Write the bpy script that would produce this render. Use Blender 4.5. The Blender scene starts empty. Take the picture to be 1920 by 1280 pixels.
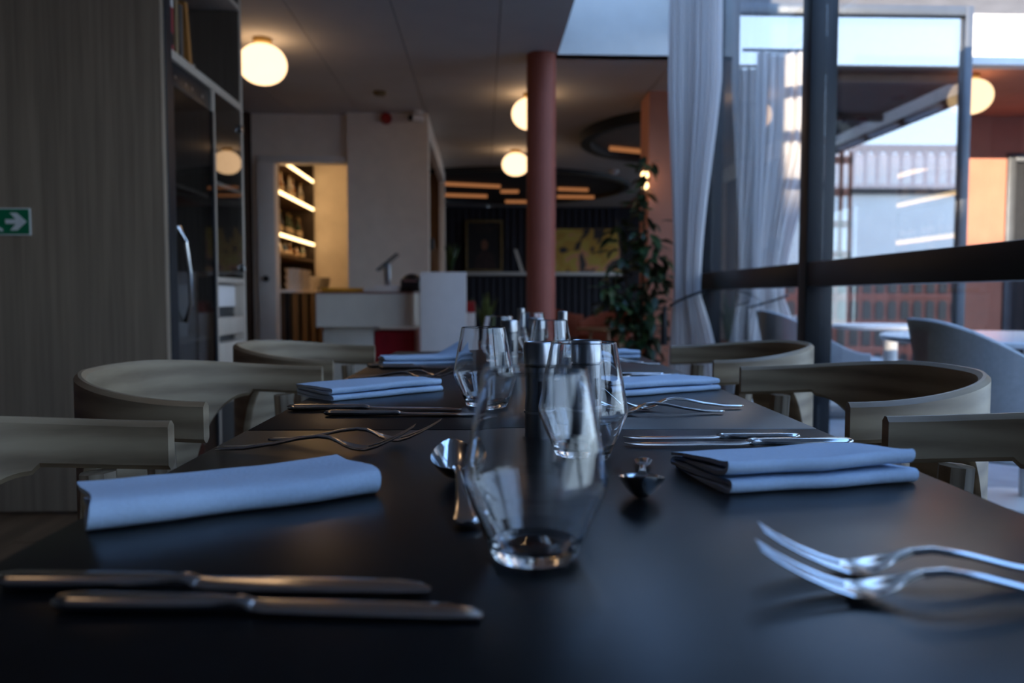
import bpy, bmesh, math, random
from mathutils import Vector, Matrix, noise
R = math.radians
sc = bpy.context.scene
col = sc.collection
random.seed(7)

# ------------------------------------------------------------------ camera, sky, sun, exposure
cam_d = bpy.data.cameras.new('camera'); cam = bpy.data.objects.new('camera', cam_d); col.objects.link(cam)
cam.location = (0, 0, 0.913); cam.rotation_euler = (R(90 - 3.2), 0, R(-2.1))
cam_d.sensor_width = 36; cam_d.lens = 28.125; cam_d.clip_start = 0.02; cam_d.clip_end = 600
cam_d.dof.use_dof = True; cam_d.dof.focus_distance = 0.98; cam_d.dof.aperture_fstop = 4.5
sc.camera = cam

SKY = 4.1
world = bpy.data.worlds.new('sky'); sc.world = world; world.use_nodes = True
wn, wl = world.node_tree.nodes, world.node_tree.links
bg = wn['Background']; tc = wn.new('ShaderNodeTexCoord'); sp = wn.new('ShaderNodeSeparateXYZ'); rp = wn.new('ShaderNodeValToRGB')
wl.new(tc.outputs['Generated'], sp.inputs[0]); wl.new(sp.outputs['Z'], rp.inputs[0]); wl.new(rp.outputs[0], bg.inputs['Color'])
rp.color_ramp.elements[0].position = 0.0; rp.color_ramp.elements[0].color = (0.68, 0.83, 1.0, 1)
rp.color_ramp.elements[1].position = 0.7; rp.color_ramp.elements[1].color = (0.26, 0.49, 1.0, 1)
bg.inputs['Strength'].default_value = SKY

sun_d = bpy.data.lights.new('sun', 'SUN'); sun = bpy.data.objects.new('sun', sun_d); col.objects.link(sun)
sun_d.energy = 14.0; sun_d.color = (1.0, 0.80, 0.60); sun_d.angle = R(0.25)
sun.rotation_euler = Vector((0.02, 0.70, -0.136)).to_track_quat('-Z', 'Y').to_euler()

def portal(name, loc, rot, sx, sy):
    d = bpy.data.lights.new(name, 'AREA'); d.shape = 'RECTANGLE'; d.size = sx; d.size_y = sy
    d.cycles.is_portal = True
    o = bpy.data.objects.new(name, d); o.location = loc; o.rotation_euler = rot; col.objects.link(o)
portal('window_portal', (1.55, 1.0, 1.45), (0, R(90), 0), 2.9, 8.0)
portal('skylight_portal', (0.99, 4.1, 4.05), (0, 0, 0), 0.86, 3.8)
portal('lounge_portal', (6.62, 11.5, 1.5), (0, R(90), 0), 2.2, 8.0)

vs = sc.view_settings
vs.view_transform = 'Standard'; vs.look = 'None'; vs.exposure = 0.0; vs.gamma = 1.0; vs.use_curve_mapping = False
cy = sc.cycles
cy.max_bounces = 24; cy.transmission_bounces = 24; cy.glossy_bounces = 8; cy.diffuse_bounces = 5; cy.transparent_max_bounces = 24; cy.caustics_reflective = False; cy.caustics_refractive = False
cy.sample_clamp_indirect = 4.0

# ------------------------------------------------------------------ materials
MATS = {}
def pmat(name, c, rough=0.6, metal=0.0, var=0.12, scale=8.0, stretch=(1, 1, 1), bump=0.0, spec=0.5, coat=0.0):
    m = bpy.data.materials.new(name); m.use_nodes = True
    n, l = m.node_tree.nodes, m.node_tree.links
    b = n['Principled BSDF']
    t = n.new('ShaderNodeTexCoord'); mp = n.new('ShaderNodeMapping'); mp.inputs['Scale'].default_value = stretch
    nz = n.new('ShaderNodeTexNoise'); nz.inputs['Scale'].default_value = scale; nz.inputs['Detail'].default_value = 5
    r = n.new('ShaderNodeValToRGB')
    lo = [max(0, v * (1 - var)) for v in c]; hi = [min(1, v * (1 + var)) for v in c]
    r.color_ramp.elements[0].color = (*lo, 1); r.color_ramp.elements[1].color = (*hi, 1)
    r.color_ramp.elements[0].position = 0.3; r.color_ramp.elements[1].position = 0.7
    l.new(t.outputs['Object'], mp.inputs[0]); l.new(mp.outputs[0], nz.inputs['Vector']); l.new(nz.outputs['Fac'], r.inputs[0])
    l.new(r.outputs[0], b.inputs['Base Color'])
    b.inputs['Roughness'].default_value = rough; b.inputs['Metallic'].default_value = metal
    b.inputs['Specular IOR Level'].default_value = spec; b.inputs['Coat Weight'].default_value = coat
    if bump:
        bp = n.new('ShaderNodeBump'); bp.inputs['Strength'].default_value = bump; bp.inputs['Distance'].default_value = 0.002
        l.new(nz.outputs['Fac'], bp.inputs['Height']); l.new(bp.outputs[0], b.inputs['Normal'])
    MATS[name] = m
    return m

def wood(name, c1, c2, rough=0.5, axis_scale=(1.5, 1.5, 16), wave=2.2, dist=5.0, direction='Z'):
    m = bpy.data.materials.new(name); m.use_nodes = True
    n, l = m.node_tree.nodes, m.node_tree.links
    b = n['Principled BSDF']; b.inputs['Roughness'].default_value = rough
    t = n.new('ShaderNodeTexCoord'); mp = n.new('ShaderNodeMapping'); mp.inputs['Scale'].default_value = axis_scale
    w = n.new('ShaderNodeTexWave'); w.wave_type = 'BANDS'; w.bands_direction = direction
    w.inputs['Scale'].default_value = wave; w.inputs['Distortion'].default_value = dist; w.inputs['Detail'].default_value = 2.5
    w.inputs['Detail Scale'].default_value = 0.8
    nz = n.new('ShaderNodeTexNoise'); nz.inputs['Scale'].default_value = 9; nz.inputs['Detail'].default_value = 6
    mx = n.new('ShaderNodeMath'); mx.operation = 'MULTIPLY_ADD'; mx.inputs[1].default_value = 0.45
    r = n.new('ShaderNodeValToRGB'); r.color_ramp.elements[0].color = (*c1, 1); r.color_ramp.elements[1].color = (*c2, 1)
    r.color_ramp.elements[0].position = 0.25; r.color_ramp.elements[1].position = 0.95
    l.new(t.outputs['Object'], mp.inputs[0]); l.new(mp.outputs[0], w.inputs['Vector']); l.new(mp.outputs[0], nz.inputs['Vector'])
    l.new(w.outputs['Fac'], mx.inputs[0]); l.new(nz.outputs['Fac'], mx.inputs[2]); l.new(mx.outputs[0], r.inputs[0])
    l.new(r.outputs[0], b.inputs['Base Color'])
    MATS[name] = m
    return m

def glow(name, c, s):
    m = bpy.data.materials.new(name); m.use_nodes = True
    n, l = m.node_tree.nodes, m.node_tree.links
    n.remove(n['Principled BSDF'])
    e = n.new('ShaderNodeEmission'); e.inputs['Strength'].default_value = s
    nz = n.new('ShaderNodeTexNoise'); nz.inputs['Scale'].default_value = 3
    r = n.new('ShaderNodeValToRGB'); r.color_ramp.elements[0].color = (*[v * .96 for v in c], 1); r.color_ramp.elements[1].color = (*c, 1)
    l.new(nz.outputs['Fac'], r.inputs[0]); l.new(r.outputs[0], e.inputs['Color']); l.new(e.outputs[0], n['Material Output'].inputs[0])
    MATS[name] = m
    return m

def pane_mat(name, tint, base_refl=None, rough=0.0):
    """flat architectural glass: fresnel mirror over clear transmission"""
    m = bpy.data.materials.new(name); m.use_nodes = True
    n, l = m.node_tree.nodes, m.node_tree.links
    n.remove(n['Principled BSDF'])
    t = n.new('ShaderNodeBsdfTransparent'); t.inputs[0].default_value = (*tint, 1)
    g = n.new('ShaderNodeBsdfGlossy'); g.inputs['Roughness'].default_value = rough; g.inputs['Color'].default_value = (1, 1, 1, 1)
    mx = n.new('ShaderNodeMixShader')
    lw = n.new('ShaderNodeLayerWeight'); lw.inputs['Blend'].default_value = 0.5     # facing: same on both sides of the sheet
    pw = n.new('ShaderNodeMath'); pw.operation = 'POWER'; pw.inputs[1].default_value = 5.0
    ad = n.new('ShaderNodeMath'); ad.operation = 'MULTIPLY_ADD'; ad.use_clamp = True
    f0 = base_refl or 0.04
    ad.inputs[1].default_value = 1 - f0; ad.inputs[2].default_value = f0
    l.new(lw.outputs['Facing'], pw.inputs[0]); l.new(pw.outputs[0], ad.inputs[0]); l.new(ad.outputs[0], mx.inputs[0])
    l.new(t.outputs[0], mx.inputs[1]); l.new(g.outputs[0], mx.inputs[2]); l.new(mx.outputs[0], n['Material Output'].inputs[0])
    MATS[name] = m
    return m

def glass_mat(name, c=(1, 1, 1), ior=1.5):
    m = bpy.data.materials.new(name); m.use_nodes = True
    n, l = m.node_tree.nodes, m.node_tree.links
    n.remove(n['Principled BSDF'])
    g = n.new('ShaderNodeBsdfGlass'); g.inputs['IOR'].default_value = ior; g.inputs['Color'].default_value = (*c, 1); g.inputs['Roughness'].default_value = 0
    l.new(g.outputs[0], n['Material Output'].inputs[0]); MATS[name] = m
    return m

def curtain_mat(name, c):
    m = bpy.data.materials.new(name); m.use_nodes = True
    n, l = m.node_tree.nodes, m.node_tree.links
    n.remove(n['Principled BSDF'])
    d = n.new('ShaderNodeBsdfDiffuse'); d.inputs[0].default_value = (*c, 1)
    t = n.new('ShaderNodeBsdfTranslucent'); t.inputs[0].default_value = (*c, 1)
    nz = n.new('ShaderNodeTexNoise'); nz.inputs['Scale'].default_value = 400
    bp = n.new('ShaderNodeBump'); bp.inputs['Strength'].default_value = 0.15; bp.inputs['Distance'].default_value = 0.001
    l.new(nz.outputs['Fac'], bp.inputs['Height']); l.new(bp.outputs[0], d.inputs['Normal'])
    mx = n.new('ShaderNodeMixShader'); mx.inputs[0].default_value = 0.45
    l.new(d.outputs[0], mx.inputs[1]); l.new(t.outputs[0], mx.inputs[2]); l.new(mx.outputs[0], n['Material Output'].inputs[0])
    MATS[name] = m
    return m

def art_mat(name, stops, scale, detail=2.0, dist=1.2):
    m = bpy.data.materials.new(name); m.use_nodes = True
    n, l = m.node_tree.nodes, m.node_tree.links
    b = n['Principled BSDF']; b.inputs['Roughness'].default_value = 0.7
    t = n.new('ShaderNodeTexCoord'); nz = n.new('ShaderNodeTexNoise'); nz.inputs['Scale'].default_value = scale
    nz.inputs['Detail'].default_value = detail; nz.inputs['Distortion'].default_value = dist
    r = n.new('ShaderNodeValToRGB'); r.color_ramp.interpolation = 'CONSTANT'
    while len(r.color_ramp.elements) < len(stops): r.color_ramp.elements.new(0.5)
    for e, (p, c) in zip(r.color_ramp.elements, stops): e.position = p; e.color = (*c, 1)
    l.new(t.outputs['Object'], nz.inputs['Vector']); l.new(nz.outputs['Fac'], r.inputs[0]); l.new(r.outputs[0], b.inputs['Base Color'])
    MATS[name] = m
    return m

pmat('plaster', (0.85, 0.77, 0.68), 0.85, var=0.04)
pmat('ceiling_board', (0.60, 0.57, 0.54), 0.8, var=0.04, scale=3)
pmat('joint', (0.10, 0.09, 0.085), 0.9)
pmat('white_fascia', (0.84, 0.80, 0.74), 0.7, var=0.03)
pmat('grey_cladding', (0.10, 0.10, 0.11), 0.7, var=0.2, scale=6, stretch=(1, 6, 6))
pmat('terracotta', (0.50, 0.195, 0.125), 0.65, var=0.08, scale=4)
pmat('terracotta_lit', (0.78, 0.35, 0.245), 0.7, var=0.06, scale=4)  # terracotta made lighter: sunlight on the column put into the colour
pmat('pillar_paint', (0.36, 0.095, 0.06), 0.62, var=0.06, scale=4)
pmat('navy_wall', (0.018, 0.019, 0.028), 0.8, var=0.15)
pmat('navy_slat', (0.026, 0.027, 0.04), 0.7, var=0.15)
pmat('oak_floor', (0.19, 0.11, 0.06), 0.35, var=0.3, scale=3, stretch=(6, 0.6, 6))
pmat('terrace_deck', (0.34, 0.34, 0.36), 0.6, var=0.15)
pmat('black_frame', (0.012, 0.014, 0.018), 0.38, var=0.15)
pmat('alu_frame', (0.10, 0.11, 0.125), 0.4, metal=0.4, var=0.1)
pmat('laminate', (0.0045, 0.005, 0.006), 0.30, var=0.2, scale=60, bump=0.02, spec=0.29)
pmat('black_metal', (0.012, 0.012, 0.013), 0.45)
pmat('steel', (0.62, 0.61, 0.60), 0.14, metal=1.0, var=0.05, scale=20)
pmat('brushed', (0.42, 0.43, 0.45), 0.30, metal=1.0, var=0.15, scale=40, stretch=(1, 1, 0.05))
pmat('dark_steel', (0.25, 0.25, 0.26), 0.32, metal=1.0, var=0.15, scale=40, stretch=(1, 1, 0.05))
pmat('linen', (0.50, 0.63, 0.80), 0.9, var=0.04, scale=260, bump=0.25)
pmat('brass', (0.45, 0.30, 0.11), 0.35, metal=1.0)
pmat('exit_green', (0.0, 0.17, 0.07), 0.5, var=0.05)
pmat('sign_white', (0.75, 0.78, 0.78), 0.5, var=0.03)
pmat('red_plastic', (0.35, 0.01, 0.012), 0.4)
pmat('red_velvet', (0.36, 0.006, 0.018), 0.8, var=0.2)
pmat('rose_edge', (0.50, 0.25, 0.24), 0.6)
pmat('white_paint', (0.75, 0.73, 0.71), 0.5, var=0.03)
pmat('panel_grey', (0.86, 0.81, 0.79), 0.55, var=0.03)
pmat('desk_cream', (0.72, 0.67, 0.59), 0.38, var=0.04)
pmat('desk_top', (0.30, 0.13, 0.10), 0.4)
pmat('yellow_card', (0.70, 0.32, 0.02), 0.6)
pmat('paper', (0.78, 0.72, 0.66), 0.8)
pmat('black_plastic', (0.015, 0.015, 0.017), 0.3)
pmat('screen_grey', (0.10, 0.105, 0.11), 0.25)
pmat('niche_dark', (0.12, 0.088, 0.065), 0.6, var=0.15, scale=5, stretch=(9, 9, 0.3))
pmat('brown_drape', (0.045, 0.026, 0.018), 0.9, var=0.25, scale=30)
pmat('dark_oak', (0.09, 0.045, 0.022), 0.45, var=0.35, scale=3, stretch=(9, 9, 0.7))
pmat('shelf_back', (0.035, 0.022, 0.014), 0.5)
pmat('porcelain', (0.75, 0.70, 0.64), 0.3, var=0.03)
pmat('grey_bowl', (0.22, 0.20, 0.18), 0.45)
pmat('leaf_green', (0.06, 0.125, 0.045), 0.35, var=0.45, scale=9)
pmat('leaf_dark', (0.03, 0.065, 0.03), 0.38, var=0.4, scale=9)
pmat('leaf_pale', (0.13, 0.20, 0.07), 0.45, var=0.4, scale=9)
pmat('bark', (0.07, 0.045, 0.028), 0.8, var=0.3)
pmat('pot_clay', (0.35, 0.13, 0.06), 0.7)
pmat('pot_dark', (0.03, 0.03, 0.033), 0.6)
pmat('grey_fabric', (0.50, 0.52, 0.54), 0.85, var=0.08, scale=90)
pmat('rust_fabric', (0.30, 0.075, 0.04), 0.85, var=0.15, scale=60)
pmat('charcoal_fabric', (0.02, 0.02, 0.022), 0.8)
pmat('marble', (0.72, 0.73, 0.75), 0.25, var=0.05)
pmat('brick_red', (0.40, 0.13, 0.09), 0.85, var=0.2, scale=0.6)
pmat('washed_wall', (0.94, 0.91, 0.85), 0.8, var=0.05, scale=0.3)  # pale tone stands for light washing out the upper brickwork
pmat('washed_arcade', (0.92, 0.68, 0.60), 0.8, var=0.08, scale=0.3)  # pale pink carries the same wash of light on the arcade
pmat('dark_window', (0.02, 0.022, 0.026), 0.15)
pmat('street', (0.12, 0.12, 0.12), 0.9)
pmat('awning_cloth', (0.10, 0.095, 0.09), 0.9)
pmat('awning_edge', (0.75, 0.77, 0.80), 0.5)
pmat('gilt', (0.20, 0.13, 0.045), 0.45, var=0.3, scale=20)
pmat('amber_glass', (0.16, 0.06, 0.012), 0.1)
pmat('clear_bottle', (0.35, 0.33, 0.30), 0.12)
pmat('green_bottle', (0.02, 0.045, 0.02), 0.12)
pmat('blue_bottle', (0.05, 0.08, 0.13), 0.12)
pmat('label_paper', (0.65, 0.52, 0.36), 0.7)
pmat('book_red', (0.32, 0.03, 0.04), 0.6); pmat('book_tan', (0.30, 0.20, 0.10), 0.6); pmat('book_orange', (0.42, 0.17, 0.035), 0.6)
pmat('book_grey', (0.10, 0.08, 0.07), 0.6)
pmat('skin_paint', (0.22, 0.09, 0.05), 0.7, var=0.3, scale=12); pmat('coat_paint', (0.035, 0.018, 0.016), 0.7, var=0.4, scale=8)
wood('ash', (0.165, 0.112, 0.066), (0.35, 0.26, 0.162), 0.42, (1.1, 1.1, 6), 1.5, 5.5, 'Z')
wood('ash_leg', (0.17, 0.118, 0.072), (0.34, 0.255, 0.17), 0.45, (14, 14, 1.2), 1.5, 2.5, 'X')
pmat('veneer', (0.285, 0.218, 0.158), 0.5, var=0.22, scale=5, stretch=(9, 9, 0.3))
wood('case_oak', (0.48, 0.385, 0.30), (0.60, 0.50, 0.41), 0.5, (7, 7, 0.6), 1.5, 3.0, 'X')
wood('warm_oak', (0.24, 0.13, 0.065), (0.36, 0.21, 0.11), 0.5, (7, 7, 0.5), 1.5, 3.0, 'X')
glow('lamp_opal', (1.0, 0.63, 0.34), 2.6)
glow('led_warm', (1.0, 0.66, 0.30), 5.0)
glow('led_orange', (1.0, 0.38, 0.14), 0.36)
pane_mat('window_glass', (0.93, 0.96, 0.97))
pane_mat('coated_glass', (0.72, 0.72, 0.70), 0.42)
pane_mat('cabinet_glass', (0.55, 0.55, 0.55), 0.01)
glass_mat('crystal', (0.99, 0.995, 1.0), 1.5)
glass_mat('cruet_glass', (0.90, 0.90, 0.88), 1.45)
curtain_mat('curtain_cloth', (0.90, 0.86, 0.84))
art_mat('portrait_canvas', [(0, (0.012, 0.011, 0.012)), (0.55, (0.022, 0.016, 0.014)), (0.68, (0.04, 0.022, 0.018))], 3.0)
art_mat('yellow_canvas', [(0, (0.06, 0.05, 0.05)), (0.37, (0.62, 0.36, 0.07)), (0.46, (0.66, 0.48, 0.10)), (0.54, (0.78, 0.36, 0.20)), (0.64, (0.09, 0.075, 0.07))], 2.4, 2.5, 1.0)
M = MATS

# ------------------------------------------------------------------ mesh helpers
def fin(name, bm, m, parent=None, smooth=True, ang=38):
    bmesh.ops.recalc_face_normals(bm, faces=bm.faces[:])
    if smooth:
        for f in bm.faces: f.smooth = True
        for e in bm.edges:
            if len(e.link_faces) == 2 and e.calc_face_angle(0) > R(ang): e.smooth = False
    me = bpy.data.meshes.new(name); bm.to_mesh(me); bm.free()
    me.materials.append(M[m] if isinstance(m, str) else m)
    o = bpy.data.objects.new(name, me); col.objects.link(o)
    if parent: o.parent = parent
    return o

def tag(o, label=None, cat=None, group=None, kind=None):
    if label: o['label'] = label
    if cat: o['category'] = cat
    if group: o['group'] = group
    if kind: o['kind'] = kind
    return o

def thing(name, label, cat, loc=(0, 0, 0), rz=0, group=None):
    o = bpy.data.objects.new(name, None); col.objects.link(o)
    o.empty_display_size = 0.05; o.location = loc; o.rotation_euler = (0, 0, rz)
    return tag(o, label, cat, group)

def dup(root, loc, rz, label, scale=1.0, group=None):
    def cp(o, par):
        c = o.copy(); col.objects.link(c)
        if par: c.parent = par
        for ch in [k for k in KIDS.get(o.name, [])]: cp(ch, c)
        return c
    KIDS = {}
    for o in col.objects:
        if o.parent: KIDS.setdefault(o.parent.name, []).append(o)
    r = cp(root, None); r.location = loc; r.rotation_euler = (0, 0, rz); r.scale = (scale,) * 3
    r['label'] = label
    if group: r['group'] = group
    return r

def box(bm, x0, x1, y0, y1, z0, z1, bev=0.0, seg=2):
    t = bmesh.new()
    bmesh.ops.create_cube(t, size=1)
    for v in t.verts:
        v.co = Vector((x0 + (v.co.x + .5) * (x1 - x0), y0 + (v.co.y + .5) * (y1 - y0), z0 + (v.co.z + .5) * (z1 - z0)))
    if bev: bmesh.ops.bevel(t, geom=t.edges[:], offset=bev, segments=seg, affect='EDGES', profile=0.5)
    me = bpy.data.meshes.new('tmp'); t.to_mesh(me); t.free(); bm.from_mesh(me); bpy.data.meshes.remove(me)
    return bm
def bx(*a, **k): return box(bmesh.new(), *a, **k)

def lathe(bm, prof, seg=48, c=(0, 0, 0)):
    rings = []
    for r, z in prof:
        if r < 1e-6: rings.append([bm.verts.new((c[0], c[1], c[2] + z))])
        else: rings.append([bm.verts.new((c[0] + r * math.cos(2 * math.pi * i / seg), c[1] + r * math.sin(2 * math.pi * i / seg), c[2] + z)) for i in range(seg)])
    for a, b in zip(rings, rings[1:]):
        for i in range(seg):
            j = (i + 1) % seg
            if len(a) == 1 and len(b) > 1: bm.faces.new((a[0], b[j], b[i]))
            elif len(b) == 1 and len(a) > 1: bm.faces.new((a[i], a[j], b[0]))
            elif len(a) > 1: bm.faces.new((a[i], a[j], b[j], b[i]))
    return bm

def tube(bm, pts, rad, seg=10, flat=1.0):
    pts = [Vector(p) for p in pts]; rings = []
    rs = rad if isinstance(rad, (list, tuple)) else [rad] * len(pts)
    for i, p in enumerate(pts):
        d = (pts[min(i + 1, len(pts) - 1)] - pts[max(i - 1, 0)]).normalized()
        up = Vector((0, 0, 1)) if abs(d.z) < 0.95 else Vector((0, 1, 0))
        s = d.cross(up).normalized(); u = s.cross(d)
        rings.append([bm.verts.new(p + rs[i] * (math.cos(a) * s + math.sin(a) * u * flat)) for a in [2 * math.pi * k / seg for k in range(seg)]])
    for a, b in zip(rings, rings[1:]):
        for k in range(seg): bm.faces.new((a[k], a[(k + 1) % seg], b[(k + 1) % seg], b[k]))
    bm.faces.new(rings[0][::-1]); bm.faces.new(rings[-1])
    return bm

def strip(bm, st, n=5):
    """loft along x of a flat/cupped section; st = (x, z, half width, half thickness, cup[, y])"""
    rings = []
    for s in st:
        x, z, w, th, cup = s[:5]; y0 = s[5] if len(s) > 5 else 0
        ring = []
        for j in range(n):
            q = -1 + 2 * j / (n - 1); e = math.sqrt(max(0, 1 - q * q)) ** 0.7
            ring.append(bm.verts.new((x, y0 + q * w, z + cup * q * q + th * (0.25 + 0.75 * e))))
        for j in range(n - 1, -1, -1):
            q = -1 + 2 * j / (n - 1); e = math.sqrt(max(0, 1 - q * q)) ** 0.7
            ring.append(bm.verts.new((x, y0 + q * w, z + cup * q * q - th * (0.25 + 0.75 * e))))
        rings.append(ring)
    k = 2 * n
    for a, b in zip(rings, rings[1:]):
        for i in range(k): bm.faces.new((a[i], a[(i + 1) % k], b[(i + 1) % k], b[i]))
    bm.faces.new(rings[0][::-1]); bm.faces.new(rings[-1])
    return bm

def extrude_poly(bm, pts, z0, z1):
    a = [bm.verts.new((x, y, z0)) for x, y in pts]; b = [bm.verts.new((x, y, z1)) for x, y in pts]
    n = len(pts)
    for i in range(n): bm.faces.new((a[i], a[(i + 1) % n], b[(i + 1) % n], b[i]))
    bm.faces.new(a[::-1]); bm.faces.new(b)
    return bm

def struct(name, bm, m, label=None, parent=None, smooth=False):
    o = fin(name, bm, m, parent, smooth)
    if parent is None: tag(o, label, kind='structure')
    return o
def sgroup(name, label):
    o = bpy.data.objects.new(name, None); col.objects.link(o); o.empty_display_size = 0.05
    return tag(o, label, kind='structure')

# ------------------------------------------------------------------ room shell
fl = struct('floor', bx(-2.7, 1.48, -3, 6.0, -0.08, -0.012), 'joint', 'warm oak plank floor running under the tables and through the room')
plank = None
for r_ in range(22):
    for c_ in range(6):
        y0 = -3 + (r_ % 3) * -0.6 + c_ * 1.8
        ya, yb = max(-3, y0), min(6.0, y0 + 1.797)
        if yb - ya < 0.3: continue
        x0 = -2.7 + r_ * 0.19
        fin('plank', bx(x0, x0 + 0.187, ya, yb, -0.012, 0.0), 'oak_floor', fl, False)
struct('floor', bx(-2.7, 6.5, 6.0, 16.3, -0.08, 0), 'oak_floor', 'warm oak floor of the lounge behind the pillar')

ce = sgroup('ceiling', 'off-white boarded ceiling with thin joints above the dining room')
seams = [-2.7, -1.85, -1.2, -0.555, 0.115, 0.56]
for a, b in zip(seams, seams[1:]):
    fin('ceiling_panel', bx(a + 0.003, b - (0.003 if b < 0.56 else 0), -3, 16.3, 2.70, 2.735), 'ceiling_board', ce, False)
seams2 = [0.56, 1.45, 2.1, 2.75, 3.4, 4.05, 4.7, 6.5]
for i, (a, b) in enumerate(zip(seams2, seams2[1:])):
    fin('ceiling_panel', bx(a + (0.003 if i else 0), b - 0.003, 6.02, 16.3, 2.70, 2.735), 'terracotta' if a > 2.7 else 'ceiling_board', ce, False)
fin('ceiling_backing', bx(-2.7, 0.56, -3, 16.3, 2.735, 2.98), 'joint', ce, False)
fin('ceiling_panel', bx(0.56, 1.48, -3, 2.12, 2.90, 2.95), 'ceiling_board', ce, False)
fin('ceiling_backing', bx(0.56, 6.5, 6.12, 16.3, 2.735, 2.78), 'joint', ce, False)

sk = sgroup('skylight', 'tall white shaft of the roof light above the window side of the table')
fin('shaft_side', bx(0.50, 0.56, 2.2, 6.0, 2.78, 4.0), 'white_fascia', sk, False)
fin('shaft_end', bx(0.50, 1.48, 6.0, 6.12, 2.70, 4.0), 'white_fascia', sk, False)
fin('shaft_side', bx(1.40, 1.48, 2.2, 6.0, 2.9, 4.0), 'white_fascia', sk, False)
fin('shaft_end', bx(0.50, 1.48, 2.12, 2.2, 2.70, 4.0), 'white_fascia', sk, False)
fin('pane', bx(0.50, 1.48, 2.12, 6.1, 4.0, 4.006), 'window_glass', sk, False)

# exterior front of the lounge wing beside the terrace
fa = sgroup('trim_1', 'white fascia band with grey cladding boards above it on the terrace front')
fin('fascia', bx(1.48, 6.5, 6.0, 6.12, 2.66, 3.03), 'white_fascia', fa, False)
for k in range(6):
    fin('board', bx(1.48, 6.5, 6.03, 6.10, 3.035 + k * 0.17, 3.035 + k * 0.17 + 0.16), 'grey_cladding', fa, False)

# left: veneer return wall and plain walls
struct('wall_left', bx(-2.7, -1.318, 3.39, 3.43, 0.012, 2.7), 'veneer', 'wall of grey-brown vertical wood veneer at the left carrying the exit sign')
struct('trim_2', bx(-1.345, -1.312, 3.43, 3.50, 0.0, 2.7, bev=0.003), 'black_frame', 'thin black upright strip between the veneer wall and the bookcase')
struct('wall_side', bx(-2.78, -2.70, -3, 8.0, 0, 2.9), 'navy_wall')
struct('wall_behind', bx(-2.78, 1.9, -3.1, -3.0, 0, 5.6), 'navy_wall')
# bar front wall
wf = sgroup('wall_bar', 'pale plaster wall around the lit bar doorway')
fin('wall_face', bx(-2.70, -1.32, 8.02, 8.12, 2.28, 2.70), 'plaster', wf, False)
fin('wall_face', bx(-2.70, -2.18, 8.02, 8.12, 0, 2.28), 'plaster', wf, False)
struct('wall_block', bx(-1.32, -0.53, 7.95, 8.07, 0, 2.70), 'plaster', 'wide pale plaster pier behind the reception desk')
dr = sgroup('door_1', 'white frame of the open doorway to the lit bar')
fin('jamb', bx(-2.20, -2.03, 7.96, 8.14, 0, 2.22, bev=0.004), 'white_paint', dr)
fin('jamb', bx(-1.335, -1.32, 8.07, 8.2, 0, 2.22), 'white_paint', dr)
fin('head', bx(-2.20, -1.322, 7.98, 8.13, 2.22, 2.29, bev=0.004), 'white_paint', dr)
fin('latch', tube(bmesh.new(), [(-2.12, 7.962, 1.09), (-2.12, 7.93, 1.09)], 0.03, 14), 'black_plastic', dr)
# side of the block with framed wood recess
sd = sgroup('wall_recess', 'pale framed oak lined recess on the flank of the plaster pier')
fin('post', bx(-0.60, -0.53, 8.07, 8.15, 0, 2.70), 'plaster', sd, False)
fin('post', bx(-0.60, -0.53, 11.25, 11.42, 0, 2.70), 'plaster', sd, False)
fin('lintel', bx(-0.60, -0.53, 8.15, 11.25, 2.50, 2.70), 'plaster', sd, False)
fin('lining', bx(-1.30, -0.53, 11.42, 11.48, 0, 2.70), 'warm_oak', sd, False)
fin('lining', bx(-1.06, -1.02, 8.07, 11.42, 0, 2.70), 'warm_oak', sd, False)
# bar room
struct('wall_bar_left', bx(-2.78, -2.70, 8.0, 10.5, 0, 2.7), 'shelf_back')
struct('wall_bar_back', bx(-2.70, -1.06, 10.40, 10.48, 0, 2.7), 'plaster', 'warmly lit plaster wall at the end of the bar shelves')
struct('wall_bar_inner', bx(-1.12, -1.06, 8.07, 10.40, 0, 2.7), 'plaster')
# back wall with slats
bw = sgroup('wall_back', 'dark navy wall of upright slats at the far end of the lounge')
fin('wall_face', bx(-2.7, 6.5, 16.1, 16.2, 0, 2.7), 'navy_wall', bw, False)
slat_u = None
for k in range(26):
    x = -0.78 + k * 0.137
    for (z0, z1) in ((1.42, 2.68), (0.12, 1.32)):
        fin('slat', bx(x, x + 0.08, 16.065, 16.1, z0, z1), 'navy_slat', bw, False)
tag(fin('ledge_shelf', bx(-0.75, 2.75, 15.85, 16.06, 1.335, 1.40, bev=0.006), 'white_paint'), 'long pale ledge along the navy slatted wall under the pictures', 'shelf')
struct('wall_lounge_left', bx(-2.7, -1.3, 11.48, 11.56, 0, 2.7), 'plaster')
struct('wall_lounge_side', bx(-1.36, -1.30, 11.56, 16.1, 0, 2.7), 'navy_wall')
struct('wall_lounge_right', box(box(bx(6.5, 6.58, 6.0, 8.0, 0, 2.78), 6.5, 6.58, 8.0, 16.3, 0, 0.4), 6.5, 6.58, 8.0, 16.3, 2.5, 2.78), 'terracotta')
w3 = sgroup('added_window', 'unseen window added on the far right to bring daylight into the lounge')  # window made up in the unseen wall to brighten the lounge
for y in (8.0, 10.0, 12.0, 14.0, 16.2): fin('mullion', bx(6.5, 6.58, y, y + 0.08, 0.4, 2.5), 'black_frame', w3, False)
for y in (8.08, 10.08, 12.08, 14.08): fin('pane', bx(6.535, 6.541, y, y + (1.92 if y < 14 else 2.12), 0.4, 2.5), 'window_glass', w3, False)

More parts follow.
